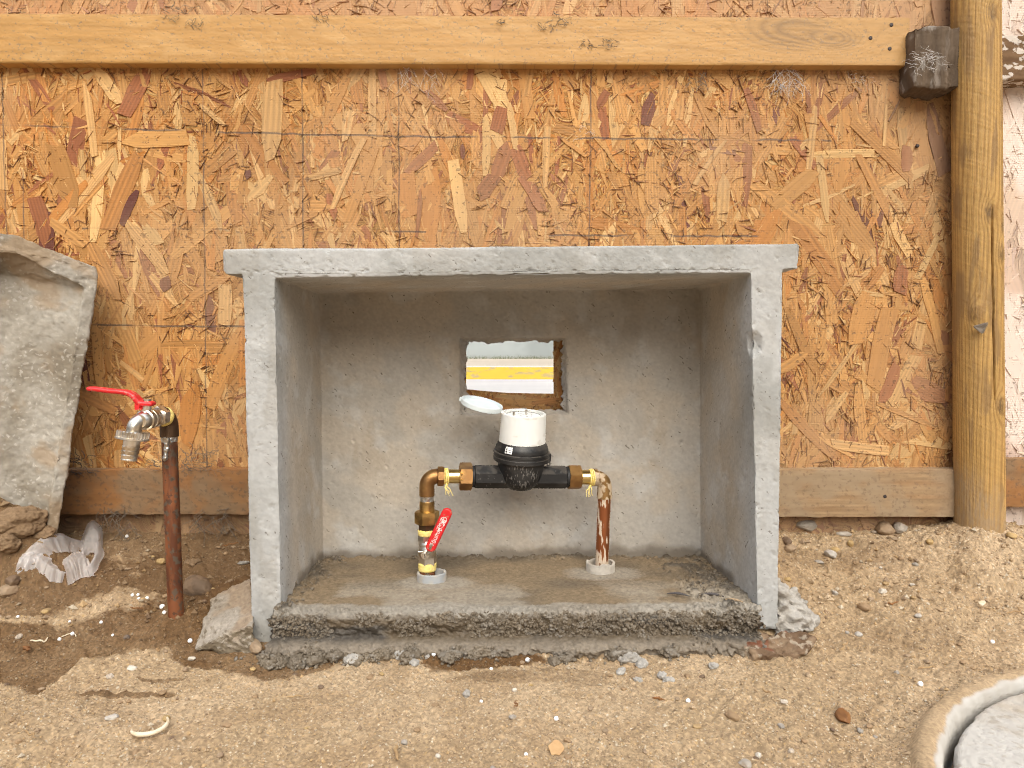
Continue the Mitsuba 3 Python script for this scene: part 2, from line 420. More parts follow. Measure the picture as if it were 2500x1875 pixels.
def old_concrete_color(p, n, uv):
    c = mix(C3(.34, .315, .275), C3(.215, .185, .145), smoothstep(.36, .66, rf(p, 14)))
    d1, d2, r = voronoi(p.x * 170 + p.y * 120 + 1.5 * pn(p.x * 150, p.z * 150), p.z * 190 + pn(p.z * 130, p.x * 130))
    c = mix(c, C3(.46, .43, .385), .55 * smoothstep(.50, .30, d1 + .35 * cell_rand(r * 999)) * dr.select(r > .45, 1.0, 0.0) * smoothstep(.38, .58, rf(p, 22, 9, 3)))
    c = c * (.78 + .44 * rf(p, 260, 3, 2))
    c = mix(c, C3(.30, .21, .13), .6 * smoothstep(.52, .66, rf(p, 24, 4)))
    return mix(c, C3(.21, .145, .09), .8 * smoothstep(.15, .07, p.z + .05 * rf(p, 30, 2, 3)))
mat('old_concrete_finish', pr(old_concrete_color, .85, spec=.2), lambda p, n, uv: .0012 * rf(p, 300, 0, 3))

def floor_color(p, n, uv):
    a = pf(p.x * 7, p.y * 13, p.z * 10, 4)
    c = mix(C3(.19, .14, .088), C3(.12, .094, .066), smoothstep(.4, .62, a))
    c = mix(c, C3(0.291, 0.254, 0.205), .7 * smoothstep(.50, .66, pf(p.x * 13 + 5, p.y * 19, 2, 4)) * smoothstep(.85, .77, p.y))
    sl = dr.minimum(dr.square((p.x - -0.0783) / .05) + dr.square((p.y - .818) / .03), dr.square((p.x - 0.1212) / .055) + dr.square((p.y - .85) / .032))
    c = mix(c, C3(.27, .24, .20), .75 * smoothstep(1.1, .3, sl + .6 * (pf(p.x * 60, p.y * 60, 1, 3) - .5)))
    c = mix(c, C3(.26, .235, .20), .7 * smoothstep(.752, .744, p.y + .012 * (pf(p.x * 30, 2, 2, 3) - .5)) * smoothstep(.030, .040, p.z))
    c = mix(c, C3(.075, .062, .048), .85 * smoothstep(.0445, .0475, p.z + .002 * (pf(p.x * 60, p.y * 60, 8, 3) - .5)))
    face = smoothstep(.040, .032, p.z + .006 * (pf(p.x * 50, p.y * 50, 3, 2) - .5)) * smoothstep(.76, .745, p.y)
    dk = mix(C3(.105, .078, .050), C3(.062, .052, .042), smoothstep(.4, .6, pf(p.x * 14, p.z * 60, 6, 3)))
    c = mix(c, dk, face)
    c = mix(c, mix(C3(.25, .205, .155), C3(.13, .105, .08), rf(p, 34, 5)), .85 * smoothstep(.0165, .0125, p.z) * smoothstep(.74, .73, p.y))
    return c * (.7 + .6 * pf(p.x * 380, p.y * 380, p.z * 380, 2))
mat('mortar_floor_finish', pr(floor_color, .6, spec=.4), lambda p, n, uv: .003 * pf(p.x * 300, p.y * 300, p.z * 300, 3))

def wet_mortar_color(p, n, uv):
    c = mix(C3(0.205, 0.161, 0.112), C3(0.105, 0.087, 0.067), rf(p, 30, 1, 3))
    return mix(c, C3(.21, .185, .155), .7 * smoothstep(.55, .7, rf(p, 110, 2, 3)))
mat('wet_mortar', pr(wet_mortar_color, .5, spec=.45), lambda p, n, uv: .003 * pf(p.x * 330, p.y * 330, p.z * 330, 3))
def pale_mortar_color(p, n, uv):
    c = mix(C3(.44, .415, .38), C3(.25, .225, .195), pf(p.x * 55, p.y * 55, p.z * 55, 4))
    return c * (.7 + .55 * pf(p.x * 400, p.y * 400, p.z * 400, 2))
mat('pale_mortar', pr(pale_mortar_color, .85, spec=.2), lambda p, n, uv: .003 * pf(p.x * 330, p.y * 330, p.z * 330, 3))
def wedge_color(p, n, uv):
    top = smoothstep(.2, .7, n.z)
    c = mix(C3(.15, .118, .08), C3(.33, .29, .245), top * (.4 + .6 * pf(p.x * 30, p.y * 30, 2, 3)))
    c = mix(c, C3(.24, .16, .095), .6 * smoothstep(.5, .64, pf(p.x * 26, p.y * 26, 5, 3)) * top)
    return c * (.7 + .6 * pf(p.x * 380, p.y * 380, p.z * 380, 2))
mat('wedge_mortar', pr(wedge_color, .75, spec=.25), lambda p, n, uv: .003 * pf(p.x * 300, p.y * 300, p.z * 300, 3))

WET_LO = [(-0.4971, 0.6716), (-0.4291, 0.6437), (-0.3960, 0.6290), (-0.4162, 0.6837), (-0.4204, 0.7078), (-0.3827, 0.7170), (-0.3424, 0.7187), (-0.2892, 0.6894), (-0.2437, 0.6728), (-0.2016, 0.6617), (-0.1719, 0.6806), (-0.1540, 0.7074), (-0.0945, 0.7213)]
WET_HI = [(-0.5618, 0.7612), (-0.5385, 0.7650), (-0.4792, 0.7750), (-0.4114, 0.7984), (-0.3826, 0.8255), (-0.3552, 0.8510), (-0.2941, 0.8724), (-0.1135, 0.8712)]
WET = [(-0.3415, 0.6384, .060, .006, .75), (-0.3192, 0.6647, .022, .005, .6), (-0.3614, 0.9177, .11, .10, .75), (-0.5064, 0.9554, .15, .06, .55), (-0.5591, 0.8393, .13, .06, .75), (-0.3354, 0.8024, .09, .06, .9), (-0.5550, 0.8032, .05, .03, .35), (-0.0126, 0.7007, .060, .022, 1.0), (0.0054, 0.6608, .05, .016, .45), (0.0640, 0.6701, .045, .018, .35), (0.4177, 0.7332, .08, .03, .25), (0.4483, 0.9026, .09, .03, .3)]
def chain(nodes, x):
    y = mi.Float(nodes[0][1])
    for (x0, y0), (x1, y1) in zip(nodes[:-1], nodes[1:]):
        y = dr.select(x > x0, y0 + (y1 - y0) * dr.clip((x - x0) / max(x1 - x0, 1e-4), 0, 1), y)
    return y
def wet_mask(p):
    q = pf(p.x * 24 + 2 * pn(p.y * 30, p.x * 30), p.y * 40, 4, 5) - .5
    d = dr.minimum(p.y - chain(WET_LO, p.x), (chain(WET_HI, p.x) - p.y) * .6)
    m = smoothstep(-.001, .005, d + .030 * q) * (.82 + .5 * q) * smoothstep(.0, -.06, p.x)
    w = 1.1 * q
    for cx, cy, rx, ry, s in WET:
        m = dr.maximum(m, s * smoothstep(1.0, .84, dr.sqrt(dr.square((p.x - cx) / rx) + dr.square((p.y - cy) / ry)) + w))
    return dr.clip(m, 0, 1)
def soil_color(p, n, uv):
    a = pf(p.x * 10, p.y * 10, 2, 4)
    c = mix(C3(0.372, 0.270, 0.169), C3(0.322, 0.228, 0.136), smoothstep(.35, .65, a))
    c = mix(c, C3(0.254, 0.167, 0.093), .45 * smoothstep(.48, .66, pf(p.x * 30, p.y * 30, 7, 4)))
    g = pf(p.x * 520, p.y * 520, 3, 2)
    c = c * (.66 + .66 * g)
    d1, d2, r = voronoi(p.x * 470 + pn(p.x * 90, p.y * 90), p.y * 470)
    c = c * (.82 + .36 * r)
    c = mix(c, sel(dr.floor((r - .86) * 49.9), [(.22, .15, .085), (.44, .35, .24), (.38, .25, .11), (.52, .46, .36), (.15, .10, .07), (.33, .28, .22), (.46, .38, .26)]), .85 * smoothstep(.42, .3, d1) * dr.select(r > .86, 1.0, 0.0))
    c = mix(c, C3(0.242, 0.155, 0.084), .55 * smoothstep(.77, .86, p.y + .05 * (a - .5)) * (1 - smoothstep(.3, .4, p.x)))
    wm = wet_mask(p)
    return mix(c, c * C3(.33, .245, .165), wm)
def soil_bump(p, n, uv):
    return .003 * pf(p.x * 210, p.y * 210, 1, 3)
mat('soil', pr(soil_color, .85, spec=.2), soil_bump)

def grain_color(p, n, uv):
    r = cell_rand(p.x * 0 + dr.floor(uv.x * 64), 5)
    c = sel(dr.floor(r * 6.999), [(0.384, 0.279, 0.176), (0.434, 0.329, 0.217), (0.310, 0.217, 0.130), (0.347, 0.248, 0.154), (.44, .37, .275), (0.409, 0.279, 0.149), (0.248, 0.174, 0.112)])
    return mix(c, c * C3(.46, .40, .34), wet_mask(p))
mat('grain_finish', pr(grain_color, .75, spec=.25))

def stone_color(p, n, uv):
    """uv.x says which stone it is."""
    c = sel(uv.x, [(.30, .265, .225), (.38, .26, .12), (.07, .065, .065), (.28, .20, .13), (.50, .45, .38), (.15, .10, .065), (.41, .375, .33), (.28, .185, .105)])
    c = c * (.72 + .56 * pf(p.x * 160, p.y * 160, p.z * 160, 3))
    return mix(c, C3(.27, .18, .11), .45 * smoothstep(.5, .66, pf(p.x * 90 + 4, p.y * 90, p.z * 90, 3)))
mat('stone_finish', pr(stone_color, .7, spec=.3), lambda p, n, uv: .0016 * pf(p.x * 420, p.y * 420, p.z * 420, 2))

def clod_color(p, n, uv):
    c = mix(C3(0.384, 0.283, 0.186), C3(0.291, 0.205, 0.124), rf(p, 70, 1, 3))
    c = c * (.75 + .5 * pf(p.x * 450, p.y * 450, p.z * 450, 2))
    return mix(c, c * C3(.5, .43, .38), wet_mask(p))
mat('clod_finish', pr(clod_color, .9, spec=.15), lambda p, n, uv: .003 * pf(p.x * 300, p.y * 300, p.z * 300, 3))

def brown_stone_color(p, n, uv):
    c = mix(C3(.24, .165, .105), C3(.13, .08, .048), smoothstep(.4, .6, rf(p, 60, 1)))
    c = mix(c, C3(.36, .30, .23), .7 * smoothstep(.55, .68, rf(p, 160, 4, 3)))
    return mix(c, C3(.15, .055, .03), .8 * smoothstep(.60, .68, rf(p, 42, 9)))
mat('brown_stone', pr(brown_stone_color, .8, spec=.2), lambda p, n, uv: .002 * rf(p, 330, 0, 3))
# metals and plastics
def brass_color(p, n, uv):
    return mix(C3(.56, .36, .13), C3(.30, .175, .065), smoothstep(.38, .66, pf(p.x * 90, p.y * 90, p.z * 90, 4)))
def brass_rough(p, n, uv):
    return .26 + .3 * pf(p.x * 120, p.y * 120, p.z * 120, 3)
mat('brass', pr(brass_color, brass_rough, 1.0))
def bronze_color(p, n, uv):
    return mix(C3(.44, .25, .095), C3(.27, .14, .055), smoothstep(.35, .65, pf(p.x * 60, p.y * 60, p.z * 60, 4)))
mat('bronze', pr(bronze_color, .42, .9))
mat('bright_brass', pr((.80, .60, .26), .2, 1.0))
def dark_bronze_color(p, n, uv):
    return mix(C3(.15, .085, .045), C3(.055, .036, .024), pf(p.x * 70, p.y * 70, p.z * 50, 3))
mat('dark_bronze', pr(dark_bronze_color, .42, .75))
def nickel_color(p, n, uv):
    return mix(C3(.82, .77, .70), C3(.56, .49, .40), smoothstep(.45, .68, pf(p.x * 110, p.y * 110, p.z * 110, 3)))
mat('nickel', pr(nickel_color, .27, 1.0))
mat('solder', pr((.62, .60, .57), .35, 1.0), lambda p, n, uv: .002 * pf(p.x * 300, p.y * 300, p.z * 300, 2))
def copper_color(p, n, uv):
    c = mix(C3(.27, .10, .045), C3(.13, .048, .025), smoothstep(.34, .64, pf(p.x * 150, p.y * 150, p.z * 30, 4)))
    c = mix(c, C3(.12, .105, .08), .8 * smoothstep(.54, .68, rf(p, 230, 4)))
    c = mix(c, C3(.06, .045, .035), .7 * smoothstep(.60, .70, rf(p, 240, 5)))
    return mix(c, C3(.075, .042, .026), .75 * smoothstep(.15, .24, p.z) * smoothstep(.3, .6, pf(p.x * 120 + 4, p.y * 120, p.z * 12, 3)))
mat('old_copper', pr(copper_color, .45, .45))
def splash(p):
    s = pf(p.x * 330, p.y * 330, p.z * 62, 4)
    lo = .16 * smoothstep(.070, .052, p.z) + .10 * smoothstep(.135, .165, p.z)
    return smoothstep(.555, .60, s + lo)
def splash_copper(p, n, uv):
    return mix(mix(C3(.42, .15, .062), C3(.27, .085, .035), pf(p.x * 80, p.y * 80, p.z * 30, 3)), C3(.50, .40, .30), splash(p))
mat('splashed_copper', pr(splash_copper, lambda p, n, uv: .34 + .4 * splash(p), lambda p, n, uv: .8 * (1 - splash(p))))
def splash_bronze(p, n, uv):
    s = smoothstep(.44, .52, pf(p.x * 150, p.y * 150, p.z * 110, 4))
    return mix(C3(.30, .17, .065), C3(.43, .33, .225), s)
mat('splashed_bronze', pr(splash_bronze, .5, lambda p, n, uv: .8 * (1 - smoothstep(.44, .52, pf(p.x * 150, p.y * 150, p.z * 110, 4)))))
def black_color(p, n, uv):
    mz = 0.1640; mx = 0.0199
    scuff = smoothstep(.62, .70, pf(p.x * 900, p.z * 260, 3, 3)) * smoothstep(1.0, .3, dr.square((p.x - mx - .003) / .022) + dr.square((p.z - mz) / .018))
    scuff = dr.maximum(scuff, .7 * smoothstep(.80, .84, pf(p.x * 500, p.z * 300, 6, 2)) * smoothstep(mz + .012, mz - .004, p.z))
    return mix(mix(C3(.011, .011, .012), C3(.03, .029, .029), smoothstep(.4, .7, pf(p.x * 40, p.z * 60, 2, 3))), C3(.36, .34, .32), .4 * scuff) + C3(.05, .042, .034) * dr.clip(n.z, 0, 1) * smoothstep(.35, .6, rf(p, 120, 2, 3))
mat('black_plastic', pr(black_color, .42, spec=.45))
mat('black_rubber', pr((.015, .015, .016), .6))
def white_color(p, n, uv):
    return mix(C3(.73, .735, .72), C3(.58, .55, .50), .6 * smoothstep(.66, .76, pf(p.x * 90, p.y * 60, p.z * 90, 3)))
mat('white_plastic', pr(white_color, .35, spec=.4))
mat('lid_plastic', {'type': 'principled', 'base_color': rgb((.66, .74, .78)), 'roughness': .3, 'specular': .45})
mat('dial_face', pr((.78, .79, .78), .3))
mat('dial_print', pr((.04, .04, .04), .5))
mat('sticker', pr((.82, .82, .80), .4))
mat('red_plastic', pr(lambda p, n, uv: mix(mix(C3(.62, .014, .02), C3(.50, .02, .02), rf(p, 140, 1, 3)), C3(.42, .22, .16), .55 * smoothstep(.60, .72, rf(p, 330, 2, 3))), .36, spec=.5))
mat('print_white', pr((.72, .62, .60), .55))
mat('yellow_tape', pr(lambda p, n, uv: mix(C3(.80, .60, .13), C3(.78, .66, .30), pf(p.x * 300, p.y * 300, p.z * 500, 2)), .5, spec=.35))
mat('grey_pvc', pr(lambda p, n, uv: mix(C3(.33, .345, .36), C3(.40, .37, .33), smoothstep(.45, .65, pf(p.x * 110, p.y * 110, p.z * 110, 4))), .5))
mat('mortared_pvc', pr(lambda p, n, uv: mix(C3(.50, .46, .41), C3(.34, .31, .27), pf(p.x * 150, p.y * 150, p.z * 150, 4)), .8), lambda p, n, uv: .002 * pf(p.x * 300, p.y * 300, p.z * 300, 3))
scene['bag_film'] = {'type': 'principledthin', 'base_color': rgb((.96, .94, .94)), 'roughness': .2, 'spec_trans': .55, 'diff_trans': 1.05, 'eta': 1.45}
mat('foam_white', pr((.84, .84, .84), .7), lambda p, n, uv: .0008 * pf(p.x * 900, p.y * 900, p.z * 900, 2))
mat('shell_white', pr(lambda p, n, uv: mix(C3(.70, .62, .48), C3(.52, .40, .25), pf(p.x * 200, p.y * 200, p.z * 100, 2)), .5))
mat('dry_leaf', pr(lambda p, n, uv: mix(C3(.56, .36, .185), C3(.44, .26, .12), pf(p.x * 260, p.y * 260, 2, 3)), .6))
mat('straw', pr(lambda p, n, uv: mix(C3(.42, .29, .15), C3(.26, .15, .07), pf(p.x * 200, p.y * 200, 2, 2)), .7))
mat('brown_chip', pr(lambda p, n, uv: mix(C3(.25, .11, .035), C3(.13, .055, .02), pf(p.x * 300, p.y * 120, 2, 2)), .7))
mat('grey_lint', pr(lambda p, n, uv: mix(C3(.21, .17, .135), C3(.10, .08, .062), pf(p.x * 90, p.y * 90, p.z * 90, 2)), .9))
mat('pale_web', pr((.50, .48, .47), .9))
mat('dark_iron', pr((.05, .04, .038), .5, .5))
mat('dark_fluff', pr((.085, .075, .075), .8))

# street beyond the hole
mat('road_finish', pr(lambda p, n, uv: mix(C3(.36, .34, .33), C3(.26, .245, .235), pf(p.x * .8, p.y * 1.6, 1, 4)), .8))
mat('pavement_finish', pr(lambda p, n, uv: mix(C3(.33, .285, .23), C3(.25, .21, .17), pf(p.x * .7, p.y * 1.2, 3, 4)), .8))
mat('kerb_finish', pr(lambda p, n, uv: mix(C3(.62, .42, .05), C3(.42, .33, .16), smoothstep(.50, .70, pf(p.x * 9, p.z * 30, 4, 4))), .7))
mat('kerb_concrete', pr((.40, .38, .35), .8))
mat('grey_paint', pr(lambda p, n, uv: mix(mix(C3(.34, .37, .37), C3(.27, .295, .295), smoothstep(.35, .65, pf(p.x * 1.4, p.z * 2.2, 4, 4))), C3(.22, .22, .19), .7 * smoothstep(.36, .25, p.z + .08 * pf(p.x * 6, p.z * 8, 1, 3))), .7))

# ---------------------------------------------------------------- setting: ground, road, pavement, kerb
gv, gf = ground_mesh()
scene['ground'] = mikit.ply((gv, gf), 'soil', True)
labels['ground'] = {'kind': 'structure', 'label': 'sandy brown soil, damp to the left of the concrete box'}
def slab(x0, x1, y0, y1, z0, z1, zb=None):
    """A block whose top runs from z0 (at y0) to z1 (at y1)."""
    b = -.2 if zb is None else zb
    return mesh_of(hull([(x, y, z) for x in (x0, x1) for y, zt in ((y0, z0), (y1, z1)) for z in (b, zt)]))
single('road', None, None, slab(-40, 40, 1.12, 8.90, 0, 0), 'road_finish', False, kind='structure')
single('pavement', None, None, slab(-40, 40, 9.08, 12.3, .152, .236), 'pavement_finish', False, kind='structure')
single('kerb', None, None, slab(-40, 40, 8.90, 9.08, .150, .156, -.1), 'kerb_concrete', False, kind='structure')
part('kerb', 'yellow_paint', slab(-40, 40, 8.894, 8.90, .150, .150, 0), 'kerb_finish', False)
w = thing('street_wall', 'plain grey wall across the street seen through the square hole', 'wall')
part(w, 'wall_face', slab(-40, 40, 12.3, 12.5, 2.7, 2.7, .1), 'grey_paint', False)
part(w, 'plinth', slab(-40, 40, 12.27, 12.299, .40, .40, .1), 'grey_paint', False)
part(w, 'coping', slab(-40, 40, 12.25, 12.55, 2.8, 2.8, 2.702), 'kerb_concrete', False)

gw = np.random.default_rng(3); weeds = []
for _ in range(420):
    x_, h_ = gw.uniform(-1.6, 2.2), gw.uniform(.02, .07)
    weeds.append(mesh_of(hull([(x_, 12.2, .23), (x_ + .012, 12.2, .23), (x_ + gw.normal() * .03, 12.19, .23 + h_), (x_ + .006, 12.215, .23)])))
mat('weed_green', pr((.13, .15, .075), .7))
scene['weeds'] = mikit.ply(cat(*weeds), 'weed_green', False)
labels['weeds'] = {'label': 'low weeds along the foot of the grey wall across the street', 'category': 'weeds', 'kind': 'stuff'}
# ---------------------------------------------------------------- fence: strand boards
OSB_Y = .962
hole = Polygon([(-0.0485, 0.3410), (0.0694, 0.3410), (0.0702, 0.2520), (0.0079, 0.2531), (-0.0251, 0.2559), (-0.0487, 0.2581)])
SEAM = 0.6393
def board(x0, x1, y, z0=.05, z1=1.22, cut=None):
    s = sbox(x0, z0, x1, z1)
    if cut is not None: s = s.difference(cut)
    m = trimesh.creation.extrude_polygon(s, .011, engine='earcut')
    v = m.vertices.copy(); m.vertices = np.stack([v[:, 0], y + .011 - v[:, 2], v[:, 1]], 1)
    m.invert() if m.volume < 0 else None
    return m
panel = single('strand_board_panel', 'large orange-brown strand board panel with chalk grid lines behind the concrete box', 'fence panel', board(-1.5, SEAM - .0015, OSB_Y, cut=hole), 'osb_sheet_finish', False)
panel2 = single('strand_board_panel', 'whitewashed strand board panel at the right edge behind the round post', 'fence panel', board(SEAM + .0015, 1.5, OSB_Y + .003), 'osb_sheet_finish', False)

STRAND_ID = [0]
def strand(cx, cz, ang, length, width, ct, y0, h, ta=0.0, tl=0.0, seg=5, g=RNG):
    """One wood strand pressed into the board: a thin, slightly tilted and ragged slice. ang: degrees from upright, clockwise."""
    STRAND_ID[0] += 1
    t = np.linspace(-.5, .5, seg)
    prof = np.ones(seg) * (1 - .15 * g.random(seg))
    prof[0] *= .25 + .75 * g.random(); prof[-1] *= .25 + .75 * g.random()
    sk = (g.random(2) - .5) * .8 * width
    bow = (g.random() - .5) * .05 * length
    a = math.radians(ang); ux, uz = math.sin(a), math.cos(a); wx, wz = uz, -ux
    V, UV = [], []
    for k in range(seg):
        for s in (-1, 1):
            l = t[k] * length + (sk[0] * s * .5 if k == 0 else sk[1] * s * .5 if k == seg - 1 else 0)
            w = s * prof[k] * width / 2 + bow * (1 - 4 * t[k] ** 2) + (g.random() - .5) * .08 * width
            hh = h + ta * w / (width / 2) + tl * t[k] * 2 + (g.random() - .5) * .0002
            V.append((cx + ux * l + wx * w, y0 - max(hh, .00015), cz + uz * l + wz * w))
            UV.append((STRAND_ID[0] + min(.99, max(.01, (w + width) * 8)), ct * 10 + 5 + l))
    n = len(V)
    V += [(x, y0 + .0008, z) for x, y, z in V]; UV += UV
    F = []
    for k in range(seg - 1):
        b = 2 * k
        F += [(b, b + 1, b + 3), (b, b + 3, b + 2)]
        F += [(b, b + 2, n + b + 2), (b, n + b + 2, n + b), (b + 1, n + b + 1, n + b + 3), (b + 1, n + b + 3, b + 3)]
    e = 2 * (seg - 1)
    F += [(0, n, n + 1), (0, n + 1, 1), (e, e + 1, n + e + 1), (e, n + e + 1, n + e)]
    return np.array(V), np.array(F), np.array(UV)

S = .962 / 1750 * 1.001
def sx(px): return 0.0134 + (px - 1250) * S
KEY = [(354,240,28,125,40,3),(319,476,24,195,45,2),(334,513,25,92,22,5),(122,545,-12,115,42,3),(183,508,43,150,24,2),(289,228,-35,95,34,4),(244,305,-6,175,20,4),(484,430,2,175,30,4),(525,500,-22,150,24,4),(533,293,-50,80,14,4),(801,431,75,80,17,4),
(399,350,86,155,44,0),(679,300,4,200,54,4),(179,440,-15,150,56,1),(33,411,0,120,34,4),(830,260,25,120,28,1),(724,199,78,120,20,3),(618,433,0,20,15,5),(818,508,-15,62,20,3),(187,574,-55,100,28,0),(372,608,-38,160,33,4),
(1186,366,0,140,22,4),(1251,317,-8,112,18,4),(1219,301,15,60,36,3),(1227,399,20,84,40,3),(1190,460,35,64,38,3),(1272,403,-20,80,34,3),(1300,476,-30,100,32,3),(1032,395,48,100,26,3),(1131,378,-5,36,12,5),(1121,484,-8,175,32,4),(1024,525,5,115,12,3),(1000,480,-5,105,50,2),
(1333,390,2,145,18,4),(1471,309,-8,75,25,3),(1467,252,30,46,22,3),(1398,366,-55,76,12,1),(1589,455,-2,135,36,0),(918,252,0,185,20,4),(889,455,22,195,28,1),(857,431,25,185,17,4),(941,205,-10,50,22,3),(1150,200,6,60,16,3),
(1830,275,-18,108,19,3),(2047,380,88,160,21,4),(1975,344,5,160,19,4),(2145,372,-48,205,28,1),(1874,354,30,140,22,0),(1729,401,35,130,13,4),(2152,311,3,100,9,4),(2004,459,-8,170,20,4),(1931,463,50,130,44,0),(1761,485,3,112,33,4),(2206,390,0,62,30,3),(2127,456,-28,200,22,1),
(2263,627,25,115,17,4),(2176,936,20,100,31,3),(2108,1013,-8,150,29,0),(2108,1092,-82,145,28,4),(1978,1051,-45,200,30,2),(2050,897,35,170,13,4),(2128,716,-80,60,12,4),(2219,1013,-68,160,12,1),(1959,830,-25,180,25,1),(1935,883,55,80,28,0),(2200,680,5,70,38,3),(2277,772,-15,190,25,0),
(2104,776,12,130,56,1),(2157,849,10,200,46,1),(2046,993,35,90,20,4),(253,865,-2,220,23,0),(267,658,-25,165,40,1),(557,745,3,98,34,4),(517,705,60,110,28,1),(416,695,0,34,26,5),(2290,30,-8,110,60,3),(2350,130,0,120,60,3),(420,15,2,60,16,3),(1215,15,10,60,30,3),(650,8,2,90,12,4),(1110,20,-25,90,30,0),
(565,885,25,240,40,1),(600,860,0,160,30,2),(470,1010,8,150,50,2),(520,950,-30,120,16,4),(330,905,-50,70,14,4)]
def blocked(cx, cz, r):
    return hole.buffer(.004).intersects(sbox(cx - r, cz - r, cx + r, cz + r))
def put(pan, cx, cz, ang, L, W, ct, h, ta, tl, name='strand', label=None):
    y0 = OSB_Y if pan == panel else OSB_Y + .003
    v, f, uv = strand(cx, cz, ang, L, W, ct, y0, h, ta, tl)
    part(pan, name, (v, f), 'osb_strand_finish', False, uv=uv, label=label)
gs = np.random.default_rng(42)
def random_cat(z):
    return int(gs.choice(6, p=[.30, .28, .185, .06, .165, .01]))
def random_angle():
    return float(np.clip(gs.normal(0, 26), -85, 85)) if gs.random() < .86 else float(gs.uniform(-90, 90))
n_big = 0
while n_big < 215:
    cx, cz = gs.uniform(-.90, .80), gs.uniform(.13, .86)
    if abs(cx) < .24 and .03 < cz < .38: continue
    L, W = gs.uniform(.055, .15), gs.uniform(.010, .032)
    a = random_angle()
    pan = panel if cx < SEAM - .02 else panel2 if cx > SEAM + .025 else None
    if pan is None: continue
    put(pan, cx, cz, a, L, W, random_cat(cz), gs.uniform(.0004, .0017), gs.normal(0, .0005), gs.normal(0, .0004))
    n_big += 1
for px, py, ang, L, W, ct in KEY:
    x, z = sx(px), 0.3956 - (py - 700) * S
    if px < 2386: put(panel, x, z, ang, L * S, W * S, ct, gs.uniform(.0020, .0026), gs.normal(0, .0003), gs.normal(0, .0003), label='dark oval knot in the strand board' if (px, py) == (416, 695) else None)
def strand_mass(pan, count, Lr, Wr, hr, x0, x1, y0):
    vs, fs, us, at = [], [], [], 0
    for _ in range(count):
        cx, cz = gs.uniform(x0, x1), gs.uniform(.10, .90)
        L, W = gs.uniform(*Lr), gs.uniform(*Wr)
        if pan == panel and blocked(cx, cz, L / 2): continue
        v, f, u = strand(cx, cz, random_angle(), L, W, random_cat(cz), y0, gs.uniform(*hr), gs.normal(0, .0004), gs.normal(0, .0004), seg=3, g=gs)
        vs.append(v); fs.append(f + at); us.append(u); at += len(v)
    return np.vstack(vs), np.vstack(fs), np.vstack(us)
for pan, sc, x0, x1, y0 in ((panel, 1.14, -1.02, SEAM - .02, OSB_Y), (panel2, .16, SEAM + .02, .95, OSB_Y + .003)):
    a = strand_mass(pan, int(2800 * sc), (.025, .085), (.005, .020), (.0003, .0014), x0, x1, y0)
    b = strand_mass(pan, int(9000 * sc), (.010, .034), (.0010, .0036), (.0003, .0015), x0, x1, y0)
    v, f, u = np.vstack([a[0], b[0]]), np.vstack([a[1], b[1] + len(a[0])]), np.vstack([a[2], b[2]])
    vs, fs, us, at = [v], [f], [u], len(v)      # hair-thin splinters, thickest where torn; dark ones paint in shadowed cracks
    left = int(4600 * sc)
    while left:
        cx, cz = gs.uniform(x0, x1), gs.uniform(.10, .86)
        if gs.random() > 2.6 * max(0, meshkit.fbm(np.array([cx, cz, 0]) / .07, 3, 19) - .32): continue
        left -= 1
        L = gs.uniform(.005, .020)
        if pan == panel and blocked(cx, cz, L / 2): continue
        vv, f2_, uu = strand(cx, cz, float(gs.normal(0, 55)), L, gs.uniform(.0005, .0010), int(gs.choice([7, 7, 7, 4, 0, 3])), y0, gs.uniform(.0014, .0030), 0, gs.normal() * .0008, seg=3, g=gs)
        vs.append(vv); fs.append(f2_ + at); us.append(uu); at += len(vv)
    v, f, u = np.vstack(vs), np.vstack(fs), np.vstack(us)
    if pan == panel:     # strands round the broken hole, coloured pale and orange to paint in street glow
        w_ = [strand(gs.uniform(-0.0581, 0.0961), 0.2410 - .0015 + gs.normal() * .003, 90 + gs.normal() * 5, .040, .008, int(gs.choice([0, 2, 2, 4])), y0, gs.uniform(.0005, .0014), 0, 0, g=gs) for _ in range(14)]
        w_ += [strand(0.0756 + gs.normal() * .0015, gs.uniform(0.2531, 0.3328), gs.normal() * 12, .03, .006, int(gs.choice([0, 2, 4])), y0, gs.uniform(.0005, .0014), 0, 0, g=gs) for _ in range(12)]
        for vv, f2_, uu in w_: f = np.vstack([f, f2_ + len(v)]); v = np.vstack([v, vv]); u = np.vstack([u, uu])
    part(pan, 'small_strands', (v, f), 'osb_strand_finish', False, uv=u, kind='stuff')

def plank(x0, x1, y0, y1, zs, seed, step=.004, amp=.0006, edge=.0012):
    """zs: (bottom left, bottom right, top left, top right). A sawn plank with worn edges."""
    m = hull([(x, y, z) for x, z0, z1 in ((x0, zs[0], zs[2]), (x1, zs[1], zs[3])) for y in (y0, y1) for z in (z0, z1)])
    v, f = refine(m, step, 1, .4)
    v = rough(v, f, [(amp, .03), (edge * .5, .006)], seed)
    return v, f
RAIL_Y = .944
zl0, zl1 = 0.6783, 0.7411
zr0, zr1 = 0.6818, 0.7430
x_r = 0.5314
slope0, slope1 = (zr0 - zl0) / (x_r - -0.6528), (zr1 - zl1) / (x_r - -0.6528)
rail = single('top_rail', 'long honey-coloured plank running across the top of the strand board', 'plank',
    plank(-1.4, x_r, RAIL_Y, OSB_Y - .0005, (zr0 - slope0 * (x_r + 1.4), zr0, zr1 - slope1 * (x_r + 1.4), zr1), 3, amp=.0002, edge=.0007), 'rail_wood', 40)
for px, py in ((2176, 61), (2125, 93), (2172, 119)):
    pass
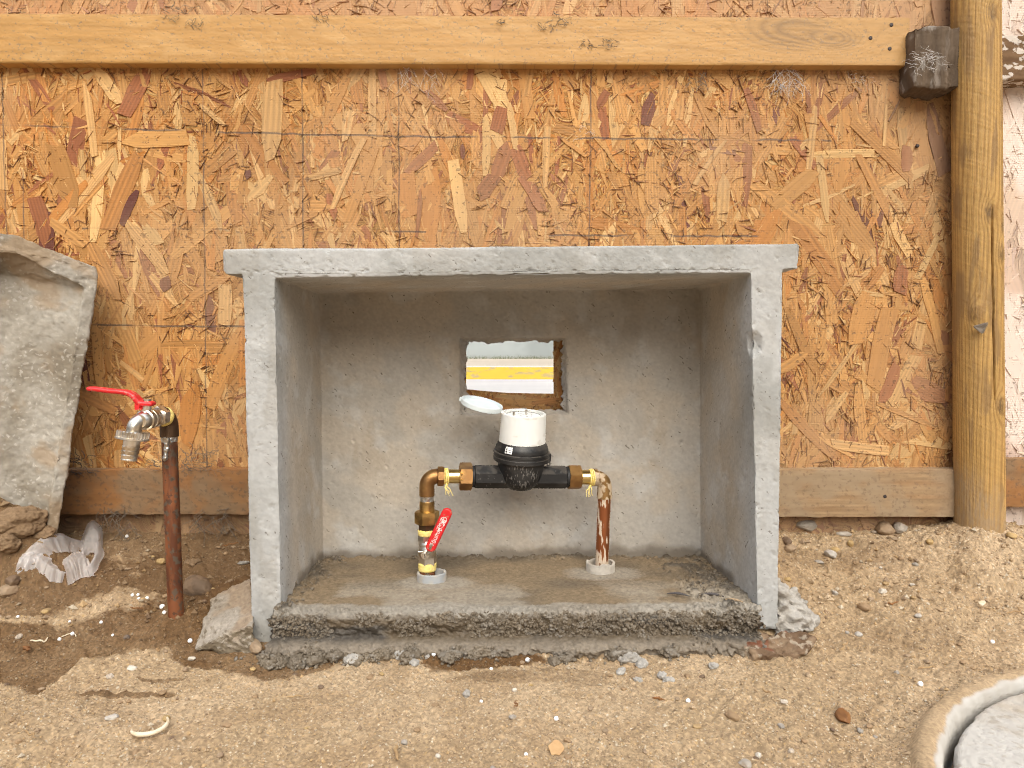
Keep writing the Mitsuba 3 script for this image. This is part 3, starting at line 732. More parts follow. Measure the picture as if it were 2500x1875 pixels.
for x, z in ((0.5067, 0.7335), (0.4797, 0.7166), (0.5052, 0.7031)):
    part(rail, 'nail', place(lathe([(0, 0), (.0021, .0002), (.0026, .0008), (.0018, .0014), (0, .0016)], 14), (x, RAIL_Y + .0004, z), (0, -1, 0)), 'dark_iron')
lb = single('base_board', 'dusty orange-brown skirting plank left of the concrete box', 'plank',
    plank(-.63, -0.3153, .940, OSB_Y - .0005, (0.0956, 0.0943, 0.1539, 0.1544), 5, amp=.001, edge=.002), 'left_board_wood', 40)
rb = single('base_board', 'grey-brown dusty skirting plank between the concrete box and the round post', 'plank',
    plank(0.3557, 0.6202, .938, OSB_Y - .0005, (0.0893, 0.0886, 0.1523, 0.1523), 6, amp=.001, edge=.002), 'right_board_wood', 40)
part(rb, 'nail', place(lathe([(0, 0), (.0022, .0002), (.0024, .001), (0, .0016)], 12), (0.5081, .938, 0.1168), (0, -1, 0)), 'dark_iron')
fb = single('base_board', 'dark reddish stub of skirting plank right of the round post', 'plank',
    plank(0.6494, .92, .944, OSB_Y + .002, (0.1005, 0.1003, 0.1654, 0.1652), 8, amp=.0016, edge=.002), 'left_board_wood', 40)

def beam(x0, x1, y0, y1, z0, z1, seed, amp):
    v, f = refine(hull([(x, y, z) for x in (x0, x1) for y in (y0, y1) for z in (z0, z1)]), .0035, 2, .5)
    n = vnormals(v, f)
    d = amp * 2 * (meshkit.fbm(v / ([.012, .02, .06] if amp > .003 else [.05, .014, .012]), 3, seed) - .5) + 1.2 * amp * (meshkit.fbm(v / [.005, .008, .04], 2, seed + 2) - .5)
    end = np.minimum(np.abs(v[:, 0] - x0), np.abs(v[:, 0] - x1)) < .02
    d = d + np.where(end, -.9 * amp * meshkit.fbm(v / .014, 2, seed + 5), 0)
    return v + n * d[:, None], f
block = single('weathered_block', 'dark grey rotten timber block covered in cobweb behind the round post', 'timber',
    beam(0.5238, 0.5892, .920, OSB_Y - .0005, 0.6440, 0.7227, 12, .004), 'weathered_wood', 50)
stub = single('weathered_beam', 'brown paint-flecked old beam at the right edge beyond the round post', 'timber',
    beam(0.6365, .95, .935, OSB_Y + .002, 0.6599, 0.7185, 14, .0018), 'weathered_wood', 50)

# round post
def post():
    z0, z1 = .06, .98
    zz = np.arange(z0, z1, .005); th = np.linspace(0, 2 * math.pi, 421)[:-1]
    xc = np.interp(zz, [0.1055, 0.7592], [0.6299, 0.6075])
    rad = np.interp(zz, [.1, .8], [.0293, .0276])
    TH, ZZ = np.meshgrid(th, zz)
    n3 = np.stack([np.cos(TH) * .6, np.sin(TH) * .6, ZZ * 3], -1)
    r = rad[:, None] * (1 + .035 * (meshkit.fbm(n3 * 1.6, 3, 4) - .5))
    for a0, b0, zc, s in ((-1.1, .35, 0.4330, .0022), (-2.2, .3, 0.3586, .0024), (-1.05, .3, 0.2397, .002)):
        d = np.angle(np.exp(1j * (TH - a0)))
        r = r + s * np.exp(-(d / b0) ** 2 - ((ZZ - zc) / .016) ** 2)
    crack = -math.pi / 2 + .02 + .06 * (meshkit.fbm(np.stack([ZZ * 30, ZZ * 0, ZZ * 0], -1), 3, 9) - .5) - .15 * (ZZ - .4)
    d = np.angle(np.exp(1j * (TH - crack))) * r
    open_ = np.clip((ZZ - .235) / .06, 0, 1) * np.clip((.50 - ZZ) / .05, 0, 1)
    r = r - .009 * open_ * np.exp(-(d / .0010) ** 2)
    d2 = np.angle(np.exp(1j * (TH + .95 - .04 * np.sin(ZZ * 14)))) * r
    r = r - .0022 * np.exp(-(d2 / .0012) ** 2) * np.clip((.30 - np.abs(ZZ - .35)) / .06, 0, 1)
    r = r - .0025 * np.exp(-((np.angle(np.exp(1j * (TH + .95))) * r) / .0011) ** 2) * np.clip((ZZ - .5) / .05, 0, 1)
    v = np.stack([xc[:, None] + r * np.cos(TH), .93 + r * np.sin(TH), ZZ], -1).reshape(-1, 3)
    w, h = len(th), len(zz)
    i, j = np.meshgrid(np.arange(w), np.arange(h - 1)); k = (j * w + i).ravel(); k2 = (j * w + (i + 1) % w).ravel()
    f = np.vstack([np.stack([k, k2, k2 + w], 1), np.stack([k, k2 + w, k + w], 1)])
    top = len(v); v = np.vstack([v, [[xc[-1], .93, z1]]]); a = np.arange(w)
    return v, np.vstack([f, np.stack([(h - 1) * w + a, (h - 1) * w + (a + 1) % w, np.full(w, top)], 1)])
pole = single('round_post', 'round debarked wooden post with a long drying crack', 'post', post(), 'post_wood', True)

def tuft(center, spread, count, seed, radius=.00022, hang=.0, steps=8):
    """Loose fibres strewn over a flat patch, each wandering its own way."""
    g = np.random.default_rng(seed); ms = []; sp = np.asarray(spread)
    for _ in range(count):
        p = np.asarray(center) + g.uniform(-1, 1, size=3) * sp * [1.1, .5, .9]
        a = -.5 + g.normal() * .7 + (math.pi if g.random() < .5 else 0); st = sp[0] * g.uniform(.05, .16); pts = [p]
        for _ in range(steps):
            a += g.normal() * .4
            pts.append(pts[-1] + [st * math.cos(a), g.normal() * sp[1] * .25, st * .7 * math.sin(a) - hang])
        ms.append(tube(pts, radius * g.uniform(.6, 1.5), 3, cap=False))
    return cat(*ms)
single('grey_feather_tuft', 'small grey tuft of fluff stuck on the front of the round post', 'fluff', cat(*[
    tube([(0.5954, 0.3403)[0:1] + (.8985,) + (0.5954, 0.3403)[1:2], ((0.5954) + .0155 * math.cos(a), .8955 - .001 * math.cos(7 * a), 0.3439 - .0155 * math.sin(a))], [.0011, .0002], 5) for a in np.linspace(-.12, 1.0, 26)]), 'grey_lint')
# cobweb and lint along the planks
WEB = [(-0.4172, 0.7442, .016, 16, 'grey_lint', 'dusty cobweb clump on the top edge of the long plank, leftmost'), (-0.3919, 0.7315, .009, 12, 'grey_lint', 'frayed lint hanging over the top edge of the long plank, left part'), (-0.2314, 0.7367, .009, 12, 'grey_lint', 'small lint knot on the top edge of the long plank, second from the left'),
       (0.0607, 0.7272, .010, 12, 'grey_lint', 'dark lint streak on the middle of the long plank near its top edge'), (0.0777, 0.7371, .012, 12, 'grey_lint', 'lint clump on the top edge of the long plank, above the right middle'), (-0.0016, 0.7340, .006, 10, 'dark_fluff', 'tiny dark lint ball on the top edge of the long plank'),
       (0.1100, 0.7046, .006, 14, 'dark_fluff', 'short dark lint curl on the face of the long plank'), (0.1365, 0.7058, .008, 16, 'dark_fluff', 'dark lint curl with white end on the face of the long plank'), (-0.1099, 0.6720, .022, 26, 'pale_web', 'thin pale cobweb under the long plank, left of centre'),
       (0.3764, 0.6693, .017, 60, 'pale_web', 'thick white cobweb hanging under the long plank near its right end'), (0.2558, 0.6676, .012, 20, 'grey_lint', 'grey cobweb under the long plank, right of centre'), (0.5413, 0.6762, .016, 60, 'pale_web', 'stringy white cobweb on the dark rotten block'), (-0.6256, 0.7474, .008, 9, 'grey_lint', 'lint thread at the left end of the long plank'),
       (-0.3957, 0.1675, .022, 50, 'grey_lint', 'dusty cobweb lying on the left skirting plank beside the concrete box'), (-0.4472, 0.1622, .016, 26, 'grey_lint', 'dusty cobweb on the left skirting plank behind the tap pipe'), (-0.5553, 0.1613, .018, 40, 'dark_fluff', 'dark lint bundle at the foot of the leaning concrete piece'), (-0.5057, 0.0910, .022, 40, 'grey_lint', 'root fibres hanging below the left skirting plank'), (-0.3822, 0.0884, .022, 36, 'grey_lint', 'dry fibres under the left skirting plank near the box'),
       (0.1107, 0.5943, .010, 14, 'pale_web', 'faint cobweb fleck on the strand board, middle'), (0.4728, 0.6645, .012, 18, 'pale_web', 'thin cobweb below the end of the long plank')]
for q, (x, z, s, c, b, l) in enumerate(WEB):
    y = .9415 if 'plank' in l and 'top edge' in l or 'face' in l or 'middle of' in l else .953
    if 'block' in l: y = .915
    if 'skirting' in l or 'foot' in l: y = .938
    single('cobweb', l, 'cobweb', tuft((x, y, z), (s, .0022, s * (.55 if 'edge' in l else .8)), c, 100 + q, hang=.1 * s if 'under' in l or 'hang' in l else 0, radius=.0003 if b != 'pale_web' else .00016), b, True)
single('round_nail_head', 'single black round nail head on the strand board near the post', 'nail', place(lathe([(0, 0), (.0022, .0004), (.0026, .002), (.0018, .0036), (0, .004)], 14), (0.5524, .9595, 0.5822), (0, -1, 0)), 'dark_iron')

# ---------------------------------------------------------------- concrete meter box
YF, YB, YR = .737, .918, .9555
def block8(front, rear):
    return hull([(x, YF, z) for x, z in front] + [(x, y, z) for x, y, z in rear])
f_slab = [(-0.2842, 0.4121), (0.3059, 0.4187), (0.3051, 0.3932), (-0.2814, 0.3865), (-0.2842, 0.3906)]
f_beam = [(-0.2642, 0.3948), (0.2885, 0.3999), (0.2886, 0.3894), (0.0103, 0.3873), (-0.2644, 0.3827)]
top = hull([(x, y, z) for x, z in f_slab for y in (YF, YR)]) + hull([(x, y, z) for x, z in f_beam for y in (YF + .0004, YR - .0004)])
f_l = [(-0.2643, 0.3906), (-0.2605, 0.0033), (-0.2291, 0.0031), (-0.2315, 0.3907)]
lw = hull([(x, YF, z) for x, z in f_l] + [(f_l[0][0], YR, f_l[0][1]), (f_l[1][0], YR, f_l[1][1]), (-0.2309, YR, f_l[2][1]), (-0.2318, YR, f_l[3][1]), (-0.2309, YB, f_l[2][1]), (-0.2318, YB, f_l[3][1])])
f_r = [(0.2556, 0.3957), (0.2681, 0.0164), (0.2897, 0.0163), (0.2885, 0.3957)]
rw = hull([(x, YF, z) for x, z in f_r] + [(f_r[3][0], YR, f_r[3][1]), (f_r[2][0], YR, f_r[2][1]), (0.2587, YR, f_r[1][1]), (0.2534, YR, f_r[0][1]), (0.2587, YB, f_r[1][1]), (0.2534, YB, f_r[0][1])])
bw = hull([(x, y, z) for x, z in ((-0.2421, 0.3911), (0.2644, 0.3970), (0.2688, 0.0097), (-0.2411, 0.0120)) for y in (YB, YR)])
opening = hull([(x, y, z) for x, z, y in ((-0.0552, 0.3268, YB - .01), (0.0825, 0.3268, YB - .01), (0.0850, 0.2285, YB - .01), (-0.0544, 0.2277, YB - .01), (-0.0482, 0.3233, YR + .01), (0.0804, 0.3234, YR + .01), (0.0823, 0.2315, YR + .01), (-0.0490, 0.2300, YR + .01))])
shell = (top + lw + rw + bw) - opening
cv, cf = refine(shell, .0021, 3, .5)
inner_edge = (np.abs(cv[:, 0]) < .13) & (np.abs(cv[:, 2] - .263) < .07) & (cv[:, 1] > .93)
cv = rough(cv, cf, [(.0014, .06), (.00025, .012), (.00025, .0045)], 21)
n_ = vnormals(cv, cf)
cv = cv - n_ * (np.where(inner_edge, .016 * np.clip(meshkit.fbm(cv / .010, 3, 8) - .62, -.5, 1), 0))[:, None]
ed = np.linalg.norm(n_, axis=1) * (np.max(np.abs(n_), axis=1) < .93)
cv = cv - n_ * (ed * .0028 * np.clip(meshkit.fbm(cv / .009, 3, 33) - .54, 0, 1) * 3)[:, None]
sag = np.where(cv[:, 2] < .395, -.0012, 0) * 0
chip = np.array([0.2595, 0.7390, 0.3159]); dch = np.linalg.norm((cv - chip) / [.010, .012, .015], axis=1)
cv = cv + np.where(dch < 1, 1, 0)[:, None] * np.stack([.004 * (1 - np.minimum(dch, 1)), .011 * (1 - np.minimum(dch, 1)) * (.4 + meshkit.fbm(cv / .005, 2, 3)), 0 * dch], 1)
front = cv[:, 1] < .93
cv = pits(cv, cf, 6500, .0005, .0026, 5, front)
cn = vnormals(cv, cf)
cen = cv[cf].mean(1)
z_in = np.interp(cen[:, 0], [-0.2316, 0.2556], [0.3840, 0.3906])
grp = np.where(cen[:, 2] > z_in, 0, np.where((cen[:, 1] > YB - .003) & (np.abs(cen[:, 0]) < .262), 1, np.where(cen[:, 0] < 0, 2, 3)))
box_key = thing('concrete_meter_box', 'open-fronted grey concrete box holding the water meter', 'concrete box')
for gnum, nm, lab in ((0, 'top_slab', None), (1, 'back_wall', 'back wall tinted brown for bounced light, with a square hole broken through it'), (2, 'side_wall', None), (3, 'side_wall', None)):
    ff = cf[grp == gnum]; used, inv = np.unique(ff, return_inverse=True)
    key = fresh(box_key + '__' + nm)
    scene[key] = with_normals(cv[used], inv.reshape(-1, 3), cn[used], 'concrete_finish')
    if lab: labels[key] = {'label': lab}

# mortar floor of the box with its ragged front edge
fx0, fx1 = -0.2355, 0.2680
fl = hull([(x, y, z) for x in (fx0 + .001, fx1 - .002) for y, z in ((.727, .0415), (.90, .0425))] + [(fx0 + .001, .716, .008), (fx1 - .002, .716, .008), (fx0 + .001, .727, -.005), (fx1, .727, -.005), (fx0, .90, 0), (fx1, .90, 0)])
fl = fl + hull([(x, y, z) for x in (-0.2324, 0.2598) for y in (.85, .925) for z in (0, .0422)])
fv, ff_ = refine(fl, .0017, 2, .5)
fn_ = vnormals(fv, ff_)
facew = np.clip((.752 - fv[:, 1]) / .02, 0, 1)
wallw = np.clip(np.maximum(np.maximum((-.205 - fv[:, 0] + .12 * (fv[:, 1] - .737)) / .02, (fv[:, 0] - .195 + .12 * (fv[:, 1] - .737)) / .02), (fv[:, 1] - .897) / .016), 0, 1)
amp = .0005 + .0030 * facew + .0030 * wallw
d = amp * 2 * (meshkit.fbm(fv / .015, 3, 3) - .5) + 1.1 * amp * 2 * (meshkit.fbm(fv / .0050, 2, 5) - .5) + .6 * amp * 2 * (meshkit.fbm(fv / .0026, 1, 6) - .5) + .0022 * (meshkit.fbm(fv / [.06, .04, .05], 2, 6) - .5)
fv = fv + fn_ * d[:, None]
lip = np.interp(fv[:, 2] + .003 * (meshkit.fbm(fv / [.05, .05, .02], 2, 41) - .5), [-.002, .006, .0125, .0165, .021, .028, .036, .042], [-.012, -.0105, -.0065, .0055, .0045, .0005, -.0005, .0015])
fv[:, 1] += facew * lip
fv[:, 2] += wallw * .012 * np.clip(meshkit.fbm(fv / .014, 3, 9) - .35, 0, 1) * (fn_[:, 2] > .2)
floor_key = thing('mortar_floor', 'damp brown mortar floor slab inside the concrete box with a rough dark front edge', 'mortar slab')
part(floor_key, 'slab', (fv, ff_), 'mortar_floor_finish', True)
def crumbs(pts, smin, smax, seed, power=2.0):
    """Lumpy aggregate sitting in the wet mortar."""
    g = np.random.default_rng(seed); b = trimesh.creation.icosahedron(); n = len(pts)
    sz = (smin + (smax - smin) * g.random(n) ** power)[:, None, None] / 2
    v = b.vertices[None] * sz * (1 + .7 * (g.random((n, len(b.vertices), 1)) - .5)) * (.65 + .6 * g.random((n, 1, 3))) + np.asarray(pts)[:, None]
    f = b.faces[None] + (np.arange(n) * len(b.vertices))[:, None, None]
    return v.reshape(-1, 3), f.reshape(-1, 3)
gq = np.random.default_rng(91)
cand = fv[(facew > .6) & (fv[:, 2] < .0395) & (fn_[:, 1] < -.25) & ((np.abs(fv[:, 0] + .105 + .3 * (fv[:, 2] - .025)) > .07) | (meshkit.fbm(fv / .02, 2, 5) > .62)) & ((fv[:, 2] > .0165) | (meshkit.fbm(fv / .03, 2, 15) > .56))]
face_pts = cand[gq.choice(len(cand), 4300)] + gq.normal(size=(4300, 3)) * .0006
inn_c = fv[(wallw > .55) & (fv[:, 2] > .038) & (meshkit.fbm(fv / .035, 3, 77) > .50)]
wall_pts = inn_c[gq.choice(len(inn_c), 800)] + gq.normal(size=(800, 3)) * .001
a = crumbs(face_pts, .0014, .0046, 1, 2.4); b = crumbs(wall_pts, .0012, .0050, 2, 2.6)
part(floor_key, 'crumbs', (np.vstack([a[0], b[0]]), np.vstack([a[1], b[1] + len(a[0])])), 'wet_mortar', 40, kind='stuff')

def lump(px_size, seed, layers, length=.0022):
    v, f = refine(px_size, length, 2, .5)
    return rough(v, f, [(2.2 * a_, b_) for a_, b_ in layers], seed), f
CL = [(.004, .014), (.0026, .006), (.0012, .0032)]
wedge = hull([(-0.3128, .742, .004), (-0.3129, .722, .004), (-0.2488, .716, .000), (-0.2509, .718, .030), (-0.2808, .720, .022), (-0.2829, .80, .055), (-0.2829, .80, .0), (-0.3213, .79, .036), (-0.3312, .79, .0)])
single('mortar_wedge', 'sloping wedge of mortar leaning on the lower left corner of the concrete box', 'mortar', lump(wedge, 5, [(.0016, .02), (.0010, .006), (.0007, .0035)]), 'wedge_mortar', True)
rl = hull([(0.2910, .75, .070), (0.2853, .733, .012), (0.3277, .738, .014), (0.3355, .75, .016), (0.3249, .76, .046), (0.3084, .79, .01), (0.3452, .78, .018), (0.2981, .742, .060)])
single('mortar_lump', 'pale crumbly mortar lump against the foot of the right wall of the concrete box', 'mortar', lump(rl, 8, CL), 'pale_mortar', True)
slabs = hull([(0.2427, .712, .014), (0.2550, .697, .006), (0.3063, .700, .006), (0.3168, .715, .016), (0.3106, .728, .018), (0.2563, .732, .019), (0.2427, .712, -.01), (0.3129, .71, -.01), (0.2871, .732, -.01)])
single('flat_stone', 'flat brown stone slab under the right front corner of the concrete box', 'stone', lump(slabs, 17, [(.003, .02), (.0026, .007), (.0012, .0035)]), 'brown_stone', True)

# ---------------------------------------------------------------- leaning old concrete piece at the left
def tilted():
    D = np.array([-.56, .83, 0])
    fr = [(-0.6263, 0.7840, 0.4383), (-0.5885, 0.8160, 0.4439), (-0.5652, 0.8350, 0.4431), (-0.5560, 0.8420, 0.4410), (-0.5398, 0.8530, 0.4314), (-0.5235, 0.8650, 0.4231), (-0.5060, 0.8760, 0.4163), (-0.4925, 0.8850, 0.4105), (-0.4930, 0.8850, 0.3916), (-0.5429, 0.8580, 0.0326), (-0.6395, 0.7840, 0.0476)]
    fr = np.array(fr); outer = hull(np.vstack([fr, fr + D * .085]))
    inn = np.array([(-0.6246, 0.7890, 0.4150), (-0.5717, 0.8300, 0.4209), (-0.5609, 0.8380, 0.4207), (-0.5472, 0.8490, 0.4127), (-0.5306, 0.8600, 0.4021), (-0.5140, 0.8720, 0.3913), (-0.5049, 0.8780, 0.3855), (-0.5525, 0.8520, 0.0395), (-0.6367, 0.7890, 0.0505)])
    back = np.array([(-0.6362, 0.8030, 0.4000), (-0.5931, 0.8600, 0.3996), (-0.5530, 0.8720, 0.3913), (-0.5093, 0.8830, 0.3855), (-0.5618, 0.8640, 0.0357), (-0.6480, 0.8030, 0.0460)])
    cav = hull(np.vstack([inn - D * .03 , inn, back]))
    v, f = refine(outer - cav, .0023, 3, .5)
    n = vnormals(v, f)
    e = (np.max(np.abs(n), axis=1) < .9)
    v = rough(v, f, [(.0022, .04), (.0016, .010), (.0009, .0040)], 71)
    v = v - n * (e * .006 * np.clip(meshkit.fbm(v / .012, 3, 14) - .5, 0, 1))[:, None]
    return pits(v, f, 2500, .0006, .0024, 6), f
tv, tf = tilted()
tn = vnormals(tv, tf)
old = thing('leaning_concrete_piece', 'old stained concrete box with an arched top leaning at the left edge', 'concrete box')
tc = tv[tf].mean(1)
lim = np.interp(tc[:, 0], [-0.5929, -0.5056], [0.4117, 0.3857])
for nm, selm in (('arched_top', tc[:, 2] > lim), ('back_wall', tc[:, 2] <= lim)):
    used, inv = np.unique(tf[selm], return_inverse=True)
    scene[old + '__' + nm] = with_normals(tv[used], inv.reshape(-1, 3), tn[used], 'old_concrete_finish')

# ---------------------------------------------------------------- round concrete cover at the lower right
def ring_mesh():
    m = lathe([(.288, -.05), (.2872, -.004), (.2885, .004), (.2905, .0075), (.296, .0105), (.304, .0100), (.3085, .004), (.318, -.006), (.33, -.05), (.288, -.05)], 420)
    v, f = np.array(m.vertices), np.array(m.faces)
    v = v + vnormals(v, f) * (.0008 * 2 * (meshkit.fbm(v / .02, 3, 2) - .5) + .0003 * 2 * (meshkit.fbm(v / .004, 2, 3) - .5))[:, None]
    return moved(trimesh.Trimesh(v, f, process=False), RING_C[0], RING_C[1], 0)
def lid_mesh():
    r = np.r_[np.linspace(0, .2, 12), np.linspace(.205, .277, 34), .2792, .280, .280]
    z = np.r_[np.full(46, .004), .0025, -.003, -.05]
    m = lathe(np.stack([r, z], 1)[::-1], 420)
    v, f = np.array(m.vertices), np.array(m.faces)
    v = v + vnormals(v, f) * (.0016 * 2 * (meshkit.fbm(v / .03, 3, 2) - .5) + .0005 * 2 * (meshkit.fbm(v / .004, 2, 3) - .5))[:, None]
    e = np.hypot(v[:, 0], v[:, 1]) > .272
    v[e, :2] *= (1 + .012 * (meshkit.fbm(v[e] / .008, 3, 7) - .5))[:, None]
    return moved(trimesh.Trimesh(v, f, process=False), RING_C[0], RING_C[1], 0)
def ring_color(p, n, uv):
    r = dr.sqrt(dr.square(p.x - RING_C[0]) + dr.square(p.y - RING_C[1])) + .006 * (pf(p.x * 60, p.y * 60, 1, 3) - .5)
    c = mix(C3(.46, .44, .41), C3(.36, .33, .29), pf(p.x * 80, p.y * 80, 3, 3))
    s = mix(C3(0.372, 0.270, 0.169), C3(0.322, 0.228, 0.136), pf(p.x * 30, p.y * 30, 2, 4)) * (.7 + .6 * pf(p.x * 520, p.y * 520, 3, 2))
    return mix(c, s, smoothstep(.2900, .2935, r))
mat('ring_finish', pr(ring_color, .85, spec=.2), lambda p, n, uv: .0022 * pf(p.x * 260, p.y * 260, p.z * 260, 3))
mat('lid_finish', pr(lambda p, n, uv: mix(mix(C3(.42, .40, .37), C3(.36, .31, .25), smoothstep(.4, .7, rf(p, 16, 1))), C3(.28, .24, .19), .5 * smoothstep(.60, .74, rf(p, 110, 2, 3))), .85, spec=.2), lambda p, n, uv: .0022 * pf(p.x * 260, p.y * 260, p.z * 260, 3))
cover = thing('inspection_cover', 'round pale concrete inspection cover sunk in the sand at the lower right corner', 'manhole cover')
part(cover, 'ring', ring_mesh(), 'ring_finish', True)
part(cover, 'lid', lid_mesh(), 'lid_finish', True)

# ---------------------------------------------------------------- water meter and its pipes
A, B = np.array([-0.0880, 0.8350, 0.1628]), np.array([0.1247, 0.8650, 0.1557])
U = (B - A) / np.linalg.norm(B - A); PX = np.linalg.norm(B - A) / 434
def along(px): return A + U * PX * (px - 1042)
tilt = math.radians(7.0)
M = np.array([0, -math.sin(tilt), math.cos(tilt)]); M = M - U * (M @ U); M /= np.linalg.norm(M)
W = np.cross(M, U)          # away from the viewer
MC = along(1266)
def loc(x, y, z): return MC + U * x + W * y + M * z
def on_meter(m, x=0, y=0, z=0):
    m = mesh_of(m).copy(); m.vertices = loc(0, 0, 0) + np.asarray(m.vertices + [x, y, z]) @ np.stack([U, W, M]); return m

meter = thing('water_meter', 'black water meter with white register cap and open flip lid inside the concrete box', 'water meter')
bowl = lathe([(0, -.0158), (.008, -.0152), (.015, -.0128), (.0205, -.008), (.0245, -.001), (.0268, .008), (.0278, .016), (.0282, .022), (0, .022)], 72)
part(meter, 'bowl', on_meter(bowl), 'black_plastic', 35)
for s in (-1, 1):
    arm = hexnut(.0140, .040, .10, 8)
    a0 = MC + U * (s * .015)
    part(meter, 'port', place(arm, a0, U * s, math.pi / 8), 'black_plastic', 20)
    part(meter, 'port_collar', place(lathe([(0, 0), (.0126, 0), (.0126, .005), (0, .005)], 40), a0 + U * s * .0405, U * s), 'black_rubber', 30)
ringp = [(.029, .0205), (.0326, .0212), (.0334, .0222), (.0334, .0262), (.0328, .0268), (.0328, .0290), (.0334, .0296), (.0334, .0318), (.0322, .0326), (0, .0327)]
part(meter, 'clamp_ring', on_meter(lathe([(0, .0205)] + ringp, 90)), 'black_plastic', 30)
lug = cat(moved(trimesh.creation.box((.004, .003, .010)), .0335, -.001, .024), place(trimesh.creation.torus(.0018, .0007, 16, 10), (.0316, -.0085, .0185), (0, 1, 0)))
part(meter, 'seal_lug', on_meter(lug), 'black_plastic', 30)
part(meter, 'shoulder', on_meter(lathe([(0, .0325), (.0312, .0328), (.0315, .035), (.0307, .0385), (.0290, .0415), (.0274, .0436), (0, .0437)], 72)), 'black_plastic', 40)
cap_p = [(0, .0437), (.0274, .0437), (.0276, .0440), (.0274, .046), (.0264, .0772), (.0258, .0780), (.0236, .0780), (.0232, .0774), (.0230, .0748), (0, .0748)]
cap_k = part(meter, 'register_cap', on_meter(lathe(cap_p, 90)), 'white_plastic', 30)
part(cap_k, 'dial', on_meter(lathe([(0, .0749), (.0222, .0749), (.0222, .0753), (0, .0753)], 60)), 'dial_face', 30)
part(cap_k, 'dial_ring', on_meter(lathe([(.0200, .0754), (.0206, .0754), (.0206, .0757), (.0200, .0757), (.0200, .0754)], 60)), 'dial_print', 30)
for x, y, h in ((-.0125, -.0040, .0050), (.0030, .0010, .0064)):
    part(cap_k, 'dial_peg', on_meter(lathe([(0, 0), (.0013, 0), (.0013, h * .7), (.0016, h * .7), (.0016, h), (0, h)], 14), x, y, .0753), 'nickel')
part(cap_k, 'dial_marks', on_meter(cat(*[moved(trimesh.creation.box((.0024 if q % 2 else .0012, .0005, .0002)), x, y, .0755) for q, (x, y) in enumerate([(-.006, .006), (-.002, .008), (.006, .007), (.010, .002), (-.010, .004), (.003, -.007), (.008, -.006), (-.004, -.006), (.0, .003)])])), 'dial_print', False)
# the lid, folded back to the left about its hinge
hinge = loc(-.0262, -.001, .0795)
e1 = np.array([-math.cos(math.radians(15)), .10, math.sin(math.radians(15))]); e1 /= np.linalg.norm(e1)
nl = np.array([math.sin(math.radians(15)), -.17, math.cos(math.radians(15))]); nl = nl - e1 * (nl @ e1); nl /= np.linalg.norm(nl)
lidm = lathe([(0, -.0018), (.0236, -.0018), (.0246, -.0012), (.0250, .0040), (.0246, .0044), (.0236, .0042), (.0230, .0004), (.022, 0), (0, 0)], 72)
lid = part(meter, 'flip_lid', place(lidm, hinge + e1 * .0250, nl), 'lid_plastic', 40, label='pale bluish flip lid standing open to the left')
part(lid, 'hinge', place(lathe([(0, 0), (.0017, 0), (.0017, .011), (0, .011)], 14), hinge + np.array([.0006, -.0055, -.0006]), (0, 1, 0)), 'white_plastic')
part(lid, 'catch', place(trimesh.creation.box((.003, .007, .0035)), hinge + e1 * .0506 + nl * .001, nl, math.pi), 'lid_plastic', False)
def curved_patch(z0, z1, a0, a1, off=.0005, n=8, rows=6):
    """A piece of paper following the round shoulder of the meter."""
    a, v, f = np.linspace(a0, a1, n), [], []
    for zz in np.linspace(z0, z1, rows):
        rr = np.interp(zz, [.0328, .035, .0385, .0415, .0436], [.0312, .0315, .0307, .0290, .0274]) + off
        for t in a: v.append((rr * math.cos(t), rr * math.sin(t), zz))
    for q in range(rows - 1):
        for k in range(n - 1):
            b = q * n + k; f += [(b, b + 1, b + n + 1), (b, b + n + 1, b + n)]
    return trimesh.Trimesh(np.array(v), np.array(f), process=False)
ang0 = math.radians(231)
stk = part(meter, 'sticker', on_meter(curved_patch(.0345, .0418, ang0 - .15, ang0 + .15)), 'sticker', True, label='small white label with tiny dark print')
bits = []
for (t0, t1, s0, s1) in ((-.11, -.06, .50, .90), (-.12, -.05, .16, .42), (.0, .09, .52, .60), (.02, .11, .26, .36)):
    bits.append(curved_patch(.0345 + s0 * .0073, .0345 + s1 * .0073, ang0 + t0, ang0 + t1, .0008, 4, 4))
part(stk, 'print', on_meter(cat(*bits)), 'dial_print', True)

# left pipe: elbow, union and ball valve
inlet = thing('inlet_pipe', 'brass inlet pipe assembly with union nut left of the water meter', 'pipe')
def z_at(py): return 0.1626 + (1163 - py) * .835 / 1750
XL, YL = A[0], A[1]
def ringz(name, prof_px, bsdf, sections=48, parent=None, hexr=None, smooth=30, spin=0.3, label=None, x=None):
    """prof_px: (radius in mm, pixel row) from the bottom up, or hexr for a hexagon between two rows."""
    if hexr:
        lo, hi = prof_px
        m = moved(hexnut(hexr, z_at(hi) - z_at(lo), .16), 0, 0, z_at(lo))
        c, s = math.cos(spin), math.sin(spin); v = m.vertices.copy()
        m.vertices = np.stack([c * v[:, 0] - s * v[:, 1], s * v[:, 0] + c * v[:, 1], v[:, 2]], 1)
    else:
        pp = [(r * .001, z_at(y)) for r, y in prof_px]
        m = lathe([(0, pp[0][1])] + pp + [(0, pp[-1][1])], sections)
    return part(parent or inlet, name, moved(m, XL if x is None else x, YL, 0), bsdf, smooth, label=label)
nut_l = part(inlet, 'union_nut', place(hexnut(.0165, .0146, .14), along(1119), U, .35), 'bronze', 25)
for dz in (.0062, .0, -.0052):
    pass
slot_n = -W
part(nut_l, 'bright_edge', place(trimesh.creation.box((.0034, .0034, .0016)), along(1121.5) - W * .0143 + M * .0075, M), 'bright_brass', False)
part(nut_l, 'bright_edge', place(trimesh.creation.box((.0034, .0034, .0016)), along(1121.5) - W * .0143 + M * .0005, M), 'bright_brass', False)
